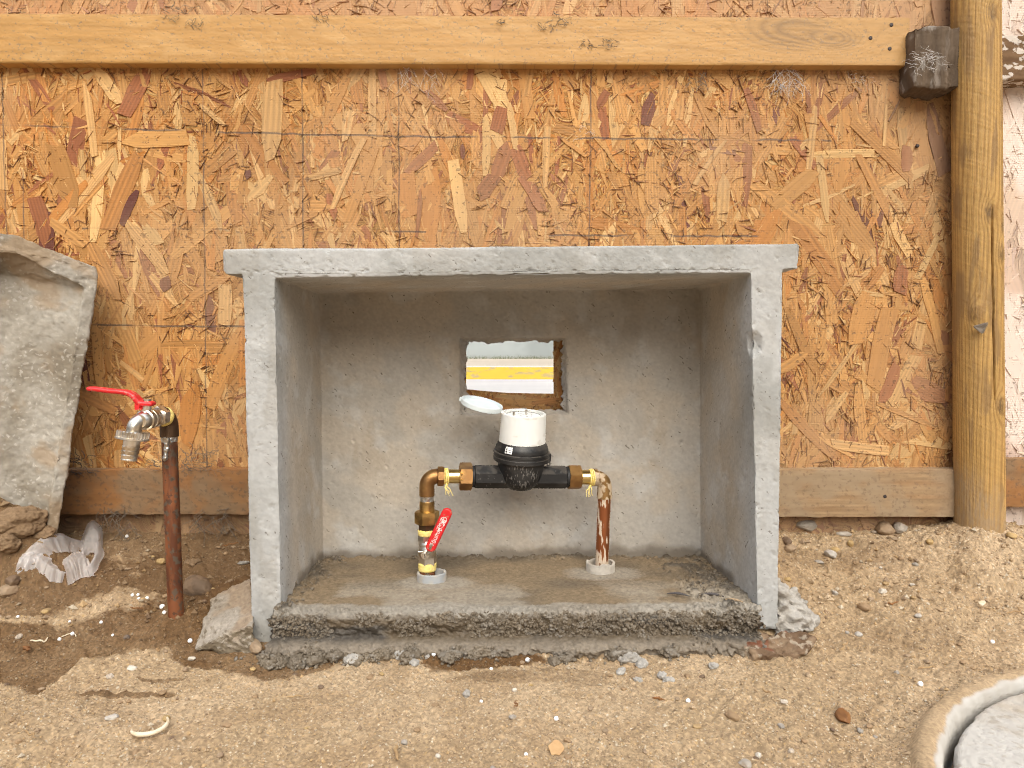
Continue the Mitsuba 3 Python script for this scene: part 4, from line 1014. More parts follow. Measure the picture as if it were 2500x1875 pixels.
part(inlet, 'nipple', place(lathe([(0, 0), (.0083, 0), (.0083, .017), (0, .017)], 48), along(1085), U), 'bright_brass')
part(inlet, 'collar', place(hexnut(.0122, .0075, .16, 8), along(1067), U, .2), 'bronze', 25)
part(inlet, 'elbow', tube(bend(along(1068.5), A, [XL, YL, z_at(1211)], .0118, 22), [.0083] + [.0088] * 23 + [.0090], 40), 'bronze', 50)
part(inlet, 'solder_joint', moved(lathe([(0, z_at(1226)), (.0083, z_at(1226)), (.0080, z_at(1222)), (.0077, z_at(1219)), (.0082, z_at(1214)), (.0084, z_at(1210)), (0, z_at(1209))], 40), XL, YL, 0), 'solder', 40)
ringz('sleeve', [(8.8, 1250), (8.8, 1226), (8.4, 1224)], 'brass')
ringz('union_nut', (1279, 1249), 'brass', hexr=.0146, spin=.25)
ringz('union_tail', (1300, 1279), 'dark_bronze', hexr=.0104, spin=.5)
part(inlet, 'tape_wrap', moved(lathe([(0, z_at(1307)), (.0103, z_at(1308)), (.0110, z_at(1304)), (.0107, z_at(1301)), (.0111, z_at(1297)), (.0100, z_at(1294)), (0, z_at(1293))], 40), XL, YL, 0), 'yellow_tape', 60)
def knot(center, drop, seed):
    g = np.random.default_rng(seed); ms = []
    for k in range(4):
        d = np.array([g.normal() * .25, -.2, -1.0]); pts = [np.asarray(center)]
        for _ in range(5):
            pts.append(pts[-1] + d * drop / 5 + g.normal(size=3) * drop * .07)
            d[0] += g.normal() * .2
        ms.append(tube(spline(pts, 10), np.linspace(.0007, .0003, 10), 6))
    ms.append(moved(trimesh.creation.icosphere(2, .0014), *center))
    return cat(*ms)
def band(center, axis, r, w, seed, bsdf='yellow_tape', turns=3):
    ms = []
    for k in range(turns):
        ms.append(place(trimesh.creation.torus(r + .0002 * k, w / turns * .62, 48, 8), np.asarray(center) + np.asarray(axis) * (k - (turns - 1) / 2) * w / turns * 1.1, np.asarray(axis) + [0, .06 * (k - 1), .04]))
    return cat(*ms)
t1 = part(inlet, 'tape_wrap', band(along(1087), U, .0087, .0046, 1), 'yellow_tape', True)
part(t1, 'tape_tail', knot(along(1088) - W * .0075 - M * .0078, .011, 3), 'yellow_tape', True)

valve = thing('ball_valve', 'nickel ball valve with a red lever handle on the left pipe in the box', 'valve')
ringz('body', [(8.6, 1365), (9.2, 1362), (10.4, 1357), (10.9, 1348), (10.4, 1340), (9.6, 1334), (10.9, 1331), (10.9, 1326), (9.6, 1322), (9.6, 1318)], 'nickel', parent=valve, smooth=35)
ringz('upper_hex', (1324, 1306), 'nickel', parent=valve, hexr=.0106, spin=.2)
ringz('lower_hex', (1382, 1359), 'nickel', parent=valve, hexr=.0110, spin=.3, x=XL + .0004)
bs = np.array([-0.0889, 0.8230, 0.0735])
stem = part(valve, 'stem', place(cat(hexnut(.0052, .004, .2), moved(lathe([(0, 0), (.0030, 0), (.0030, .0062), (.0024, .0068), (0, .0068)], 24), 0, 0, 0)), bs, (0, -1, .05)), 'nickel', 30)
part(stem, 'screw_slot', place(trimesh.creation.box((.0009, .0040, .0006)), bs + [0, -.0069, .0003], (0, -1, .05), .2), 'dark_iron', False)
part(valve, 'stem_wing', place(trimesh.creation.capsule(.005, .0013), bs + [-.0055, .0005, .0030], (1, 0, .05)), 'nickel', 30)
# red lever: a sleeve of plastic on a flat steel strip, cranked towards the viewer
h0, h1 = np.array([-0.0813, 0.8140, 0.0854]), np.array([-0.0629, 0.8105, 0.1245])
ha = (h1 - h0) / np.linalg.norm(h1 - h0); hn = np.array([0, -1.0, 0]); hn = hn - ha * (hn @ ha); hn /= np.linalg.norm(hn); hw = np.cross(hn, ha)
def capsule_plate(p0, p1, hwid, thick, rnd, nrm):
    a = (p1 - p0) / np.linalg.norm(p1 - p0); w = np.cross(nrm, a); sp = trimesh.creation.icosphere(2, rnd).vertices; pts = []
    for end, sg in ((p0, -1), (p1, 1)):
        for t in np.linspace(-math.pi / 2, math.pi / 2, 9):
            for q in (-1, 1):
                pts.append(end + a * sg * math.cos(t) * (hwid - rnd) + w * math.sin(t) * (hwid - rnd) + nrm * q * (thick / 2 - rnd) + sp)
    return hull(np.vstack(pts))
lev = part(valve, 'lever', capsule_plate(h0, h1, .0060, .0055, .0018, hn), 'red_plastic', 50, label='red plastic lever with white lettering')
part(valve, 'lever_arm', tube(spline([bs + [0, -.0035, 0], bs + [.004, -.006, .004], h0 - ha * .004, h0 + ha * .006], 14), .0024, 10), 'nickel', 40)
def on_lever(m, l, w=0.0, size=1.0):
    """Lettering that reads along the lever from its lower end."""
    m = mesh_of(m).copy(); v = m.vertices
    m.vertices = h0 + ha * (l + v[:, [0]]) + (-hw if False else np.cross(hn, ha)) * (v[:, [1]] + w) + hn * (.00275 + v[:, [2]])
    return m
txt = meshkit.text_mesh('T\u00e4umm', .0050, .00025)
part(lev, 'lettering', on_lever(txt, .0012, -.0024), 'print_white', False)
emb = cat(trimesh.creation.annulus(.0030, .0037, .00025, sections=32), moved(trimesh.creation.box((.0007, .0058, .00025)), 0, 0, 0), moved(trimesh.creation.box((.004, .0007, .00025)), .0, .0008, 0), moved(trimesh.creation.annulus(.0008, .0014, .00025, sections=20), -.0012, -.0012, 0))
part(lev, 'emblem', on_lever(emb, .0355), 'print_white', False)
gsc = np.random.default_rng(4)
part(lev, 'worn_print', on_lever(cat(*[moved(trimesh.creation.box((gsc.uniform(.0004, .0022), gsc.uniform(.0003, .0010), .0002)), gsc.uniform(.020, .034), gsc.uniform(-.0034, .0034), .00005) for _ in range(46)]), 0), 'print_white', False, label='rubbed white lettering')
ringz('tape_wrap', [(9.4, 1397), (10.6, 1394), (10.3, 1390), (10.8, 1386), (10.4, 1382), (10.9, 1379), (9.8, 1376)], 'yellow_tape', smooth=70)
ringz('threaded_tail', [(8.6, 1425), (9.4, 1406), (8.5, 1404), (9.5, 1401), (8.6, 1399), (9.5, 1396), (9.0, 1393)], 'old_copper', smooth=60)

outlet = thing('outlet_pipe', 'mortar-splashed copper outlet pipe right of the water meter', 'pipe')
part(outlet, 'union_nut', place(hexnut(.0155, .0148, .14), along(1384), U, .75), 'bronze', 25)
part(outlet, 'nipple', place(lathe([(0, 0), (.0090, 0), (.0090, .018), (0, .018)], 48), along(1411), U), 'bright_brass')
t2 = part(outlet, 'tape_wrap', band(along(1442), U, .0094, .0044, 2), 'yellow_tape', True)
part(t2, 'tape_tail', knot(along(1437) - W * .0082 - M * .0085, .013, 8), 'yellow_tape', True)
zB = B[2]; ro = .865 / 1750
part(outlet, 'collar', place(lathe([(0, 0), (.0096, 0), (.0104, .0012), (.0104, .0058), (.0092, .007), (0, .007)], 40), along(1445), U), 'splashed_bronze', 40)
low = np.array([B[0], B[1], zB - (1214 - 1165.5) * ro])
part(outlet, 'elbow', tube(np.vstack([bend(along(1450), B, low, .0115, 22), low + [0, 0, -.0016]]), [.0082] + [.0086] * 22 + [.0088, .0093, .0093], 40), 'splashed_bronze', 50)
foot = np.array([0.1208, 0.8615, 0.0411]) + [0, 0, -.012]
part(outlet, 'copper_pipe', tube([low + [0, 0, .004], foot], .0079, 40), 'splashed_copper', 40)
for q, c in enumerate((B - U * .0105 - W * .0107, B + np.array([-.001, -.0088, -.0155]))):
    part(outlet, 'cast_mark', place(cat(trimesh.creation.annulus(.0019, .0024, .0008, sections=24), trimesh.creation.box((.0005, .003, .0008))), c, -W, .6), 'splashed_bronze', False)

def sleeve(x, y, z0, z1, r, seed, rag):
    n = 64; a = np.arange(n) / n * 2 * math.pi; g = np.random.default_rng(seed)
    topz = z1 + rag * (meshkit.fbm(np.stack([np.cos(a) * 3, np.sin(a) * 3, a * 0 + seed], -1), 3, seed) - .5)
    rows = [(r, z0, 0), (r, None, -.0008), (r - .0008, None, 0), (r - .0022, None, 0), (r - .0030, None, -.0006), (r - .0030, z0, 0)]
    v = []
    for rr, zz, dz in rows:
        for k in range(n): v.append((x + rr * math.cos(a[k]), y + rr * math.sin(a[k]), (topz[k] + dz) if zz is None else zz))
    f = []
    for i in range(len(rows) - 1):
        for k in range(n):
            k2 = (k + 1) % n; f += [(i * n + k, i * n + k2, (i + 1) * n + k2), (i * n + k, (i + 1) * n + k2, (i + 1) * n + k)]
    return np.array(v), np.array(f)
single('pipe_sleeve', 'grey plastic pipe sleeve round the left pipe foot in the mortar floor', 'pipe sleeve', sleeve(-0.0823, .829, .02, .0515, .0172, 1, .002), 'grey_pvc', 40)
single('pipe_sleeve', 'mortar-caked pipe sleeve round the right copper pipe foot', 'pipe sleeve', sleeve(0.1197, .861, .02, .0530, .0176, 2, .005), 'mortared_pvc', 50)

# ---------------------------------------------------------------- garden tap on its copper standpipe
tap = thing('garden_tap', 'garden tap with a red lever on an old copper standpipe left of the concrete box', 'tap')
E = np.array([-0.3575, 0.7720, 0.2372])
base = np.array([-0.3546, 0.7720, 0.0278]); base[1] += .004
part(tap, 'standpipe', tube([base + [0, 0, -.05], np.array([-0.3548, 0.7725, 0.0501]), np.array([-0.3573, 0.7720, 0.2161])], .0080, 40), 'old_copper', 40)
drip = [np.array([-0.3568, 0.7640, 0.2166]), np.array([-0.3565, 0.7640, 0.2096]), np.array([-0.3571, 0.7640, 0.2030]), np.array([-0.3576, 0.7640, 0.1986]), np.array([-0.3593, 0.7645, 0.1915])]
part(tap, 'solder_run', cat(tube(spline(drip, 16), [.0042, .0040, .0034, .003, .0027, .0026, .0028, .0030, .0028, .0024, .0024, .0026, .003, .0031, .0028, .001], 12), moved(lathe([(0, -.004), (.0082, -.004), (.0086, -.001), (.0084, .002), (0, .002)], 32), *np.array([-0.3573, 0.7720, 0.2156]))), 'solder', 60)
hexc = np.array([-0.3591, 0.7570, 0.2407])
bx = (hexc - E) / np.linalg.norm(hexc - E)
el = np.vstack([bend([E[0] + .0004, E[1], 0.2169], E + [0, 0, .001], E + [0, 0, .001] + bx * .017, .010, 16)])
part(tap, 'elbow', tube(el, [.0094, .0094] + [.0092] * (len(el) - 3) + [.0096], 40), 'dark_bronze', 50)
part(tap, 'tape_wrap', place(lathe([(0, -.003), (.0096, -.003), (.0105, 0), (.0100, .003), (.0088, .0048), (0, .005)], 40), hexc - bx * .0065, bx), 'yellow_tape', 60)
ballc = np.array([-0.3619, 0.7330, 0.2390]); sp = np.array([-0.3675, 0.7220, 0.2392])
b2 = (ballc - hexc) / np.linalg.norm(ballc - hexc)
part(tap, 'hex_collar', place(hexnut(.0112, .0092, .16, 6), hexc - b2 * .002, b2, .4), 'nickel', 25)
L = np.linalg.norm(ballc - hexc)
part(tap, 'valve_body', place(lathe([(0, 0), (.0085, 0), (.0085, .007), (.0098, .0085), (.0104, .012), (.0104, .0145), (.0092, .0150), (.0092, .0165), (.0104, .017), (.0104, .0215), (.0090, .0222), (.0086, L + .002), (.0066, L + .005), (0, L + .0055)], 48), hexc + b2 * .006, b2), 'nickel', 35)
dn = np.array([-0.3698, 0.7210, 0.2228]) - sp; dn /= np.linalg.norm(dn)
part(tap, 'spout', tube(bend(ballc + (sp - ballc) * -.1, sp + [0, 0, .0005], sp + dn * .024, .0085, 16), .0071, 32), 'nickel', 50)
nutc = np.array([-0.3695, 0.7215, 0.2285])
def knurl(r, h, n=26):
    a = np.arange(n * 4) / (n * 4) * 2 * math.pi
    rr = np.where((np.arange(n * 4) % 4) < 2, r, r * .93)
    p = m3.CrossSection([np.stack([rr * np.cos(a), rr * np.sin(a)], 1).tolist()])
    return mesh_of((m3.Manifold.extrude(p, h) ^ man(lathe([(0, 0), (r * .93, 0), (r * 1.01, h * .16), (r * 1.01, h * .84), (r * .93, h), (0, h)], 64))))
part(tap, 'hose_nut', place(cat(knurl(.0152, .0068), moved(lathe([(0, .0066), (.0158, .0066), (.0158, .0082), (.014, .0088), (0, .0088)], 48), 0, 0, 0)), nutc, dn), 'nickel', 25)
b0 = nutc + dn * .008
part(tap, 'hose_barb', place(lathe([(0, 0), (.0080, 0), (.0077, .0068), (.0084, .0078), (.0074, .0112), (.0083, .0122), (.0072, .0156), (.0081, .0166), (.0070, .0200), (.0078, .0208), (.0074, .0218), (.0058, .0219), (.0056, .014), (0, .0138)], 48), b0, dn), 'nickel', 25)
st0, st1 = np.array([-0.3626, 0.7330, 0.2432]), np.array([-0.3613, 0.7330, 0.2557])
part(tap, 'stem', tube([st0, st1], .0048, 24), 'nickel', 30)
part(tap, 'stem_nut', place(hexnut(.0042, .0042, .2), st1 + [0, 0, -.0002], (0, 0, 1), .3), 'nickel', 25)
lp = [np.array([-0.3562, 0.7330, 0.2551]), np.array([-0.3620, 0.7330, 0.2553]), np.array([-0.3668, 0.7320, 0.2562]), np.array([-0.3702, 0.7300, 0.2609]), np.array([-0.3750, 0.7290, 0.2654]), np.array([-0.3781, 0.7280, 0.2667]), np.array([-0.3898, 0.7260, 0.2682]), np.array([-0.4014, 0.7250, 0.2697]), np.array([-0.4127, 0.7240, 0.2708])]
def strap(pts, wid, thk):
    """A rounded flat lever along the points, hull by hull."""
    out = []
    for k in range(len(pts) - 1):
        q = []
        for e, w, t in ((pts[k], wid[k], thk[k]), (pts[k + 1], wid[k + 1], thk[k + 1])):
            s = trimesh.creation.icosphere(2, t / 2).vertices
            q += [s + e + [0, y, 0] for y in (-(w - t) / 2, (w - t) / 2)]
        out.append(hull(np.vstack(q)))
    return m3.Manifold.batch_boolean(out, m3.OpType.Add)
lv, lf = refine(strap(spline(lp, 20), np.interp(np.linspace(0, 1, 20), [0, .12, .3, 1], [.012, .015, .0125, .0115]), np.interp(np.linspace(0, 1, 20), [0, .15, .4, .45, 1], [.0052, .0056, .0056, .0050, .0046])), .0012, 4, .5)
lvk = part(tap, 'lever', (lv, lf), 'red_plastic', True, label='red cranked lever handle')
part(lvk, 'stop_tab', trimesh.creation.box((.0046, .006, .0075), T4 := np.array([[1, 0, 0, -0.3680], [0, 1, 0, .729], [0, 0, 1, 0.2530], [0, 0, 0, 1]])), 'red_plastic', False)

# ---------------------------------------------------------------- torn clear bag on the sand
def film(outline, seed, lift=.006, amp=.0028, n=70):
    """A crumpled sheet: a strip between two polylines given on the ground (x, y, height)."""
    a, b = (spline(np.array(q, float), n) for q in outline)
    a[:, 2] -= .003; b[:, 2] -= .003
    for e_, w_ in ((a, 5), (b, 6)):
        k_ = np.stack([np.arange(n) * .16, np.arange(n) * 0 + seed, np.arange(n) * 0], -1); e_[:, :2] += .006 * (np.stack([meshkit.fbm(k_, 2, seed + w_), meshkit.fbm(k_, 2, seed + w_ + 9)], -1) - .5)
    m = 26; s = np.linspace(0, 1, m)[:, None, None]
    g = a[None] * (1 - s) + b[None] * s
    bulge = np.sin(np.pi * s[..., 0])
    p = g / .011; soft = .06 + .94 * bulge
    ridge = np.abs(meshkit.fbm(p, 2, seed + 2) - .5) + .6 * np.abs(meshkit.fbm(p * 2.1, 2, seed + 7) - .5)
    g = g + np.stack([.5 * amp * soft * (meshkit.fbm(p * .8, 2, seed) - .5), .5 * amp * soft * (meshkit.fbm(p * .8, 2, seed + 1) - .5), soft * (lift * bulge + amp * 2.2 * (.22 - ridge))], -1)
    k = (np.arange(m - 1)[:, None] * n + np.arange(n - 1)[None]).ravel()
    f = np.vstack([np.stack([k, k + 1, k + n + 1], 1), np.stack([k, k + n + 1, k + n], 1)])
    return trimesh.Trimesh(g.reshape(-1, 3), f, process=False)
def gz(pts, h):
    return [(x, y, float(ground_base(np.array(x), np.array(y))) + hh) for (x, y), hh in zip(pts, h)]
bag = thing('torn_plastic_bag', 'torn clear plastic bag lying on the sand left of the tap pipe', 'plastic bag')
o1 = gz([(-0.5537, 0.8125), (-0.5507, 0.8270), (-0.5426, 0.8426), (-0.5383, 0.8746), (-0.5446, 0.9301)], [.006, .012, .014, .014, .010])
o2 = gz([(-0.5294, 0.8346), (-0.5298, 0.8383), (-0.5254, 0.8452), (-0.5198, 0.8558), (-0.5120, 0.8714)], [.005, .008, .008, .007, .006])
part(bag, 'sheet', film((o1, o2), 3), 'bag_film', 28)
o1 = gz([(-0.5540, 0.8116), (-0.5407, 0.8167), (-0.5243, 0.8198), (-0.5051, 0.8249)], [.003, .004, .004, .004])
o2 = gz([(-0.5516, 0.8232), (-0.5386, 0.8322), (-0.5249, 0.8333), (-0.5084, 0.8320)], [.012, .012, .010, .006])
part(bag, 'sheet', film((o1, o2), 9, .006), 'bag_film', 28)
o1 = gz([(-0.5138, 0.8720), (-0.5491, 0.9379), (-0.5493, 0.9563), (-0.5292, 0.9454), (-0.4997, 0.8954), (-0.4818, 0.8575), (-0.4843, 0.8411)], [.008, .018, .024, .020, .014, .010, .004])
o2 = gz([(-0.5086, 0.8655), (-0.5059, 0.8676), (-0.5067, 0.8759), (-0.5052, 0.8802), (-0.4997, 0.8757), (-0.4938, 0.8581), (-0.4956, 0.8425)], [.006, .006, .008, .010, .010, .006, .004])
part(bag, 'sheet', film((o1, o2), 21, .009), 'bag_film', 28)
o1 = gz([(-0.4990, 0.8255), (-0.4922, 0.8366), (-0.4838, 0.8436)], [.003, .004, .004])
o2 = gz([(-0.5160, 0.8371), (-0.5124, 0.8521), (-0.5082, 0.8691)], [.010, .012, .010])
part(bag, 'sheet', film((o1, o2), 33, .007), 'bag_film', 28)

# ---------------------------------------------------------------- things lying on the sand
def lay(x, y, sink=0.0): return (x, y, float(ground_z(np.array(x), np.array(y))) - sink)
BEADS = [(-0.4269, 0.8229), (-0.4224, 0.8270), (-0.4180, 0.8199), (-0.4103, 0.8234), (-0.3855, 0.8075), (-0.3684, 0.7759), (-0.5262, 0.7754), (-0.4627, 0.7442), (-0.4508, 0.7471), (-0.3245, 0.7384), (-0.3218, 0.7801), (-0.2858, 0.7622), (-0.4678, 0.7706), (-0.4340, 0.7707), (-0.1491, 0.7132), (-0.0686, 0.7079), (0.0810, 0.7180), (0.2011, 0.7326), (-0.0106, 0.6783),
         (0.5071, 0.7229), (0.3833, 0.6398), (0.1639, 0.6178), (0.0178, 0.5257), (-0.0183, 0.6151), (0.0447, 0.5809), (0.0251, 0.6960), (-0.4971, 0.9478), (-0.4179, 0.9885), (-0.4111, 0.7510), (-0.5544, 0.8093)]
for q, (x, y) in enumerate(BEADS):
    r = .0019 * (1 + .25 * math.sin(q * 5.1)) * (1.25 if q in (1, 7, 4) else 1)
    x_, y_, z_ = lay(x, y)
    single('foam_bead', 'tiny white foam bead lying on the soil', 'foam bead', moved(trimesh.creation.icosphere(2, r), x_, y_, z_ + r * .75), 'foam_white', True, group='white foam beads scattered on the soil')

def stone(name, label, cat_, g, size, kind, seed, group=None, sink=.25, bsdf='stone_finish', detail=3, rug=.2, cuts=3):
    x, y = g; m = rock(size, seed, detail, rug, cuts=cuts); _, _, z = lay(x, y)
    m = moved(m, x, y, z + size[2] * (.5 - sink))
    return single(name, label, cat_, m, bsdf, 50 if bsdf == 'stone_finish' else True, group=group)
def uvstone(name, label, g, size, kind, seed, group=None, sink=.25, detail=3, rug=.2, cuts=4, category='stone'):
    x, y = g; m = rock(size, seed, detail, rug, cuts=cuts); _, _, z = lay(x, y)
    m = moved(m, x, y, z + size[2] * (.5 - sink))
    return single(name, label, category, m, 'stone_finish', True, group=group, uv=np.stack([np.full(len(m.vertices), float(kind)), np.zeros(len(m.vertices))], 1))
NAMED = [('dark rounded stone below the right skirting plank, nearest the box', (0.4164, 0.9672), (.036, .024, .018), 0, 1), ('large brown stone below the right skirting plank', (0.5212, 0.9602), (.034, .026, .020), 3, 2), ('pale stone touching the large brown stone below the right plank', (0.5386, 0.9531), (.018, .016, .016), 0, 3),
    ('small black mussel-like pebble beside the dark rounded stone', (0.4482, 0.9776), (.014, .010, .009), 2, 4), ('blue-grey chip in front of the dark rounded stone', (0.4626, 0.9551), (.020, .011, .007), 6, 5), ('black pebble right at the foot of the box, under the right plank', (0.4016, 0.9867), (.012, .009, .008), 2, 6),
    ('yellowish square pebble right of the box', (0.4374, 0.9234), (.013, .010, .008), 1, 7), ('upright yellow pebble right of the box', (0.4619, 0.9350), (.009, .008, .010), 1, 8), ('rough grey mortar crumb right of the box, the largest there', (0.4219, 0.9049), (.018, .014, .010), 6, 9), ('grey flat chip beside the right wall of the box', (0.4027, 0.8949), (.012, .008, .004), 0, 10),
    ('brown rounded pebble against the right wall of the box', (0.3752, 0.9312), (.015, .012, .011), 5, 11), ('tan round pebble beside the right wall of the box', (0.3727, 0.9128), (.016, .013, .011), 3, 12), ('rust-brown nugget on the sand right of the pale mortar lump', (0.4066, 0.7892), (.014, .011, .009), 7, 13), ('white oval pebble right of the pale mortar lump', (0.4399, 0.8127), (.013, .009, .006), 4, 14),
    ('speckled grey chip right of the pale mortar lump', (0.3864, 0.8144), (.009, .007, .006), 6, 15), ('pale chip on the sand between the mortar lump and the cover', (0.4538, 0.7642), (.011, .008, .005), 6, 16), ('grey crumb in front of the pale mortar lump', (0.3760, 0.7396), (.009, .008, .006), 6, 17), ('yellow pebble on the mound right of the post', (0.6511, 0.8981), (.020, .012, .009), 1, 18),
    ('yellow pebble left of the sand mound', (0.5543, 0.9123), (.011, .009, .008), 1, 19), ('grey pebble near the bottom edge right of the middle', (0.1816, 0.5206), (.011, .009, .006), 0, 20), ('ochre pebble beside the tap pipe', (-0.4276, 0.8969), (.013, .010, .009), 1, 21), ('ochre pebble in the sand below the bag', (-0.5033, 0.7876), (.012, .009, .006), 1, 22), ('brown boulder-like stone behind the foot of the tap pipe', (-0.3635, 0.8453), (.040, .026, .026), 5, 23),
    ('white elongated pebble at the left edge', (-0.5041, 0.7439), (.011, .006, .005), 4, 24), ('small black pebble in the damp soil left of the mortar wedge', (-0.3937, 0.7455), (.007, .006, .005), 2, 25), ('white flake near the left skirting plank', (-0.5547, 0.9709), (.014, .009, .005), 4, 26), ('tan pebble at the bottom of the concrete box, left corner', (-0.2518, 0.7215), (.032, .012, .012), 3, 27),
    ('white pebble near the bottom edge, left of its twin', (0.1973, 0.5369), (.006, .005, .004), 4, 28), ('white pebble near the bottom edge, right of its twin', (0.2225, 0.5366), (.006, .005, .004), 4, 29), ('dark brown clod pebble near the bottom edge, lower right middle', (0.1937, 0.5896), (.014, .008, .006), 7, 30), ('bluish flat flake near the bottom edge, lower right middle', (0.2315, 0.5789), (.008, .006, .003), 0, 31),
    ('tan clod at the left edge below the old concrete', (-0.5531, 0.7989), (.022, .016, .013), 3, 32), ('brown clod at the left edge above the tan one', (-0.5525, 0.8063), (.020, .015, .012), 5, 33), ('tan stone at the foot of the leaning concrete piece', (-0.5901, 0.9731), (.032, .022, .016), 7, 34), ('pebble on the earth heaped against the round post', (0.1879, 0.2953), (.014, .011, .010), 3, 35),
    ('clod at the foot of the round post, in front', (0.1996, 0.2948), (.016, .012, .009), 7, 36), ('flat clod left of the foot of the round post', (0.1948, 0.2949), (.018, .014, .009), 3, 37), ('pale oval pebble on the light sand, lower left', (-0.3729, 0.6760), (.010, .007, .005), 4, 38), ('white triangular pebble on the light sand, lower left', (-0.3583, 0.6868), (.009, .008, .005), 4, 39), ('grey oval pebble in the lower left sand', (-0.3225, 0.5844), (.011, .008, .005), 6, 40)]
for lab, g, sz, kd, sd in NAMED:
    uvstone('stone', lab, g, sz, kd, sd + 200)
MORTAR = [('largest grey mortar crumb in front of the box, right of centre', (0.1273, 0.7051), (.022, .017, .013), 1), ('grey mortar crumb touching the right side of the largest crumb', (0.1385, 0.6950), (.019, .012, .008), 2), ('flat mortar flake left of the three crumbs', (0.1146, 0.6757), (.014, .008, .005), 3), ('mortar flake below the largest crumb', (0.1272, 0.6607), (.012, .007, .005), 4), ('round mortar pellet, left of a pair', (0.1513, 0.6648), (.009, .008, .006), 5), ('round mortar pellet, right of a pair', (0.1564, 0.6586), (.010, .008, .006), 6),
    ('mortar crumb right of the pair of pellets', (0.2058, 0.6833), (.011, .008, .006), 7), ('grey mortar crumb below the left half of the box', (-0.1485, 0.7043), (.019, .014, .012), 8), ('round grey mortar pellet below the box, left of centre', (-0.1019, 0.7061), (.012, .010, .009), 9), ('grey mortar flake below the box, left of centre', (-0.0859, 0.6885), (.013, .009, .006), 10), ('small mortar crumb at the front of the box, centre', (-0.0741, 0.7021), (.007, .006, .005), 11), ('tiny pale mortar crumb in front of the wet hollow', (0.0259, 0.6968), (.008, .005, .004), 12), ('small mortar crumb in the near sand, left of centre', (-0.0320, 0.6258), (.008, .007, .005), 13), ('mortar scrap beside the tap, behind the box corner', (-0.3256, 0.8965), (.014, .008, .005), 14)]
for lab, g, sz, sd in MORTAR:
    x, y = g; m = rock(sz, sd + 60, 4, .34, cuts=1); v, f = np.array(m.vertices), np.array(m.faces)
    v = rough(v, f, [(.0012, .004), (.0006, .002)], sd); z = lay(x, y)[2]
    single('mortar_crumb', lab, 'mortar', moved(trimesh.Trimesh(v, f, process=False), x, y, z + sz[2] * .25), 'pale_mortar', True)
# dark wet mortar droppings along the front of the floor slab
gd = np.random.default_rng(12)
DROPS = [(-0.2191, 0.7067), (-0.2321, 0.7030), (-0.2008, 0.7070), (-0.1856, 0.7112)] + [(x, .703 + .008 * gd.random()) for x in (-.185, -.165, -.14, -.118, -.09, -.05, -.02, .06, .12, .17)]
def cluster(x, y, w, seed):
    g = np.random.default_rng(seed); z = lay(x, y)[2]
    m = rock((w * 1.15, w * .62, w * .45), seed, 3, .4, cuts=0); v, f = np.array(m.vertices), np.array(m.faces)
    v = rough(v, f, [(.0040, .010), (.0024, .0042), (.0010, .002)], seed) + [x, y, z + w * .08]
    pts = v[g.choice(len(v), 110)] + g.normal(size=(110, 3)) * .0012
    extra = np.stack([x + g.normal(size=22) * w * .45, y + g.normal(size=22) * w * .25], 1)
    ex = np.c_[extra, ground_z(extra[:, 0], extra[:, 1]) + .0008]
    c = crumbs(np.vstack([pts, ex]), .0014, .0052, seed + 1)
    return np.vstack([v, c[0]]), np.vstack([f, c[1] + len(v)])
for q, (x, y) in enumerate(DROPS):
    single('wet_mortar_clump', ['dark lumpy wet mortar dropping left of the front edge of the box', 'leftmost dark wet mortar dropping in front of the box', 'dark wet mortar dropping close to the box front, left part', 'dark wet mortar dropping at the left end of the floor slab edge'][q] if q < 4 else 'dark clump of wet mortar along the foot of the floor slab', 'mortar',
           cluster(x, y, .030 if q < 4 else .026, 300 + q), 'wet_mortar', True, group=None if q < 4 else 'wet mortar clumps along the front of the box')
# earth clods at the upper left
for q, (g, sz, lab) in enumerate([((-0.5669, 0.8406), (.060, .040, .034), 'big earth clod under the leaning concrete piece at the left edge'), ((-0.5445, 0.8534), (.030, .022, .018), 'earth clod above the plastic bag'), ((-0.5738, 0.8257), (.040, .03, .026), 'earth clod at the left edge above the plastic bag'), ((-0.3683, 0.9643), (.026, .02, .014), 'earth clod behind the tap beside the box wall'), ((-0.3884, 0.8949), (.024, .02, .013), 'earth clod right of the tap pipe'), ((-0.5690, 0.9747), (.024, .018, .014), 'earth clod at the foot of the left skirting plank')]):
    x, y = g; m = rock(sz, 80 + q, 4, .36, cuts=1); v, f = np.array(m.vertices), np.array(m.faces)
    v = rough(v, f, [(.003, .010), (.0014, .004), (.0006, .002)], q); z = lay(x, y)[2]
    single('earth_clod', lab, 'soil clod', moved(trimesh.Trimesh(v, f, process=False), x, y, z + sz[2] * .05), 'clod_finish', True)

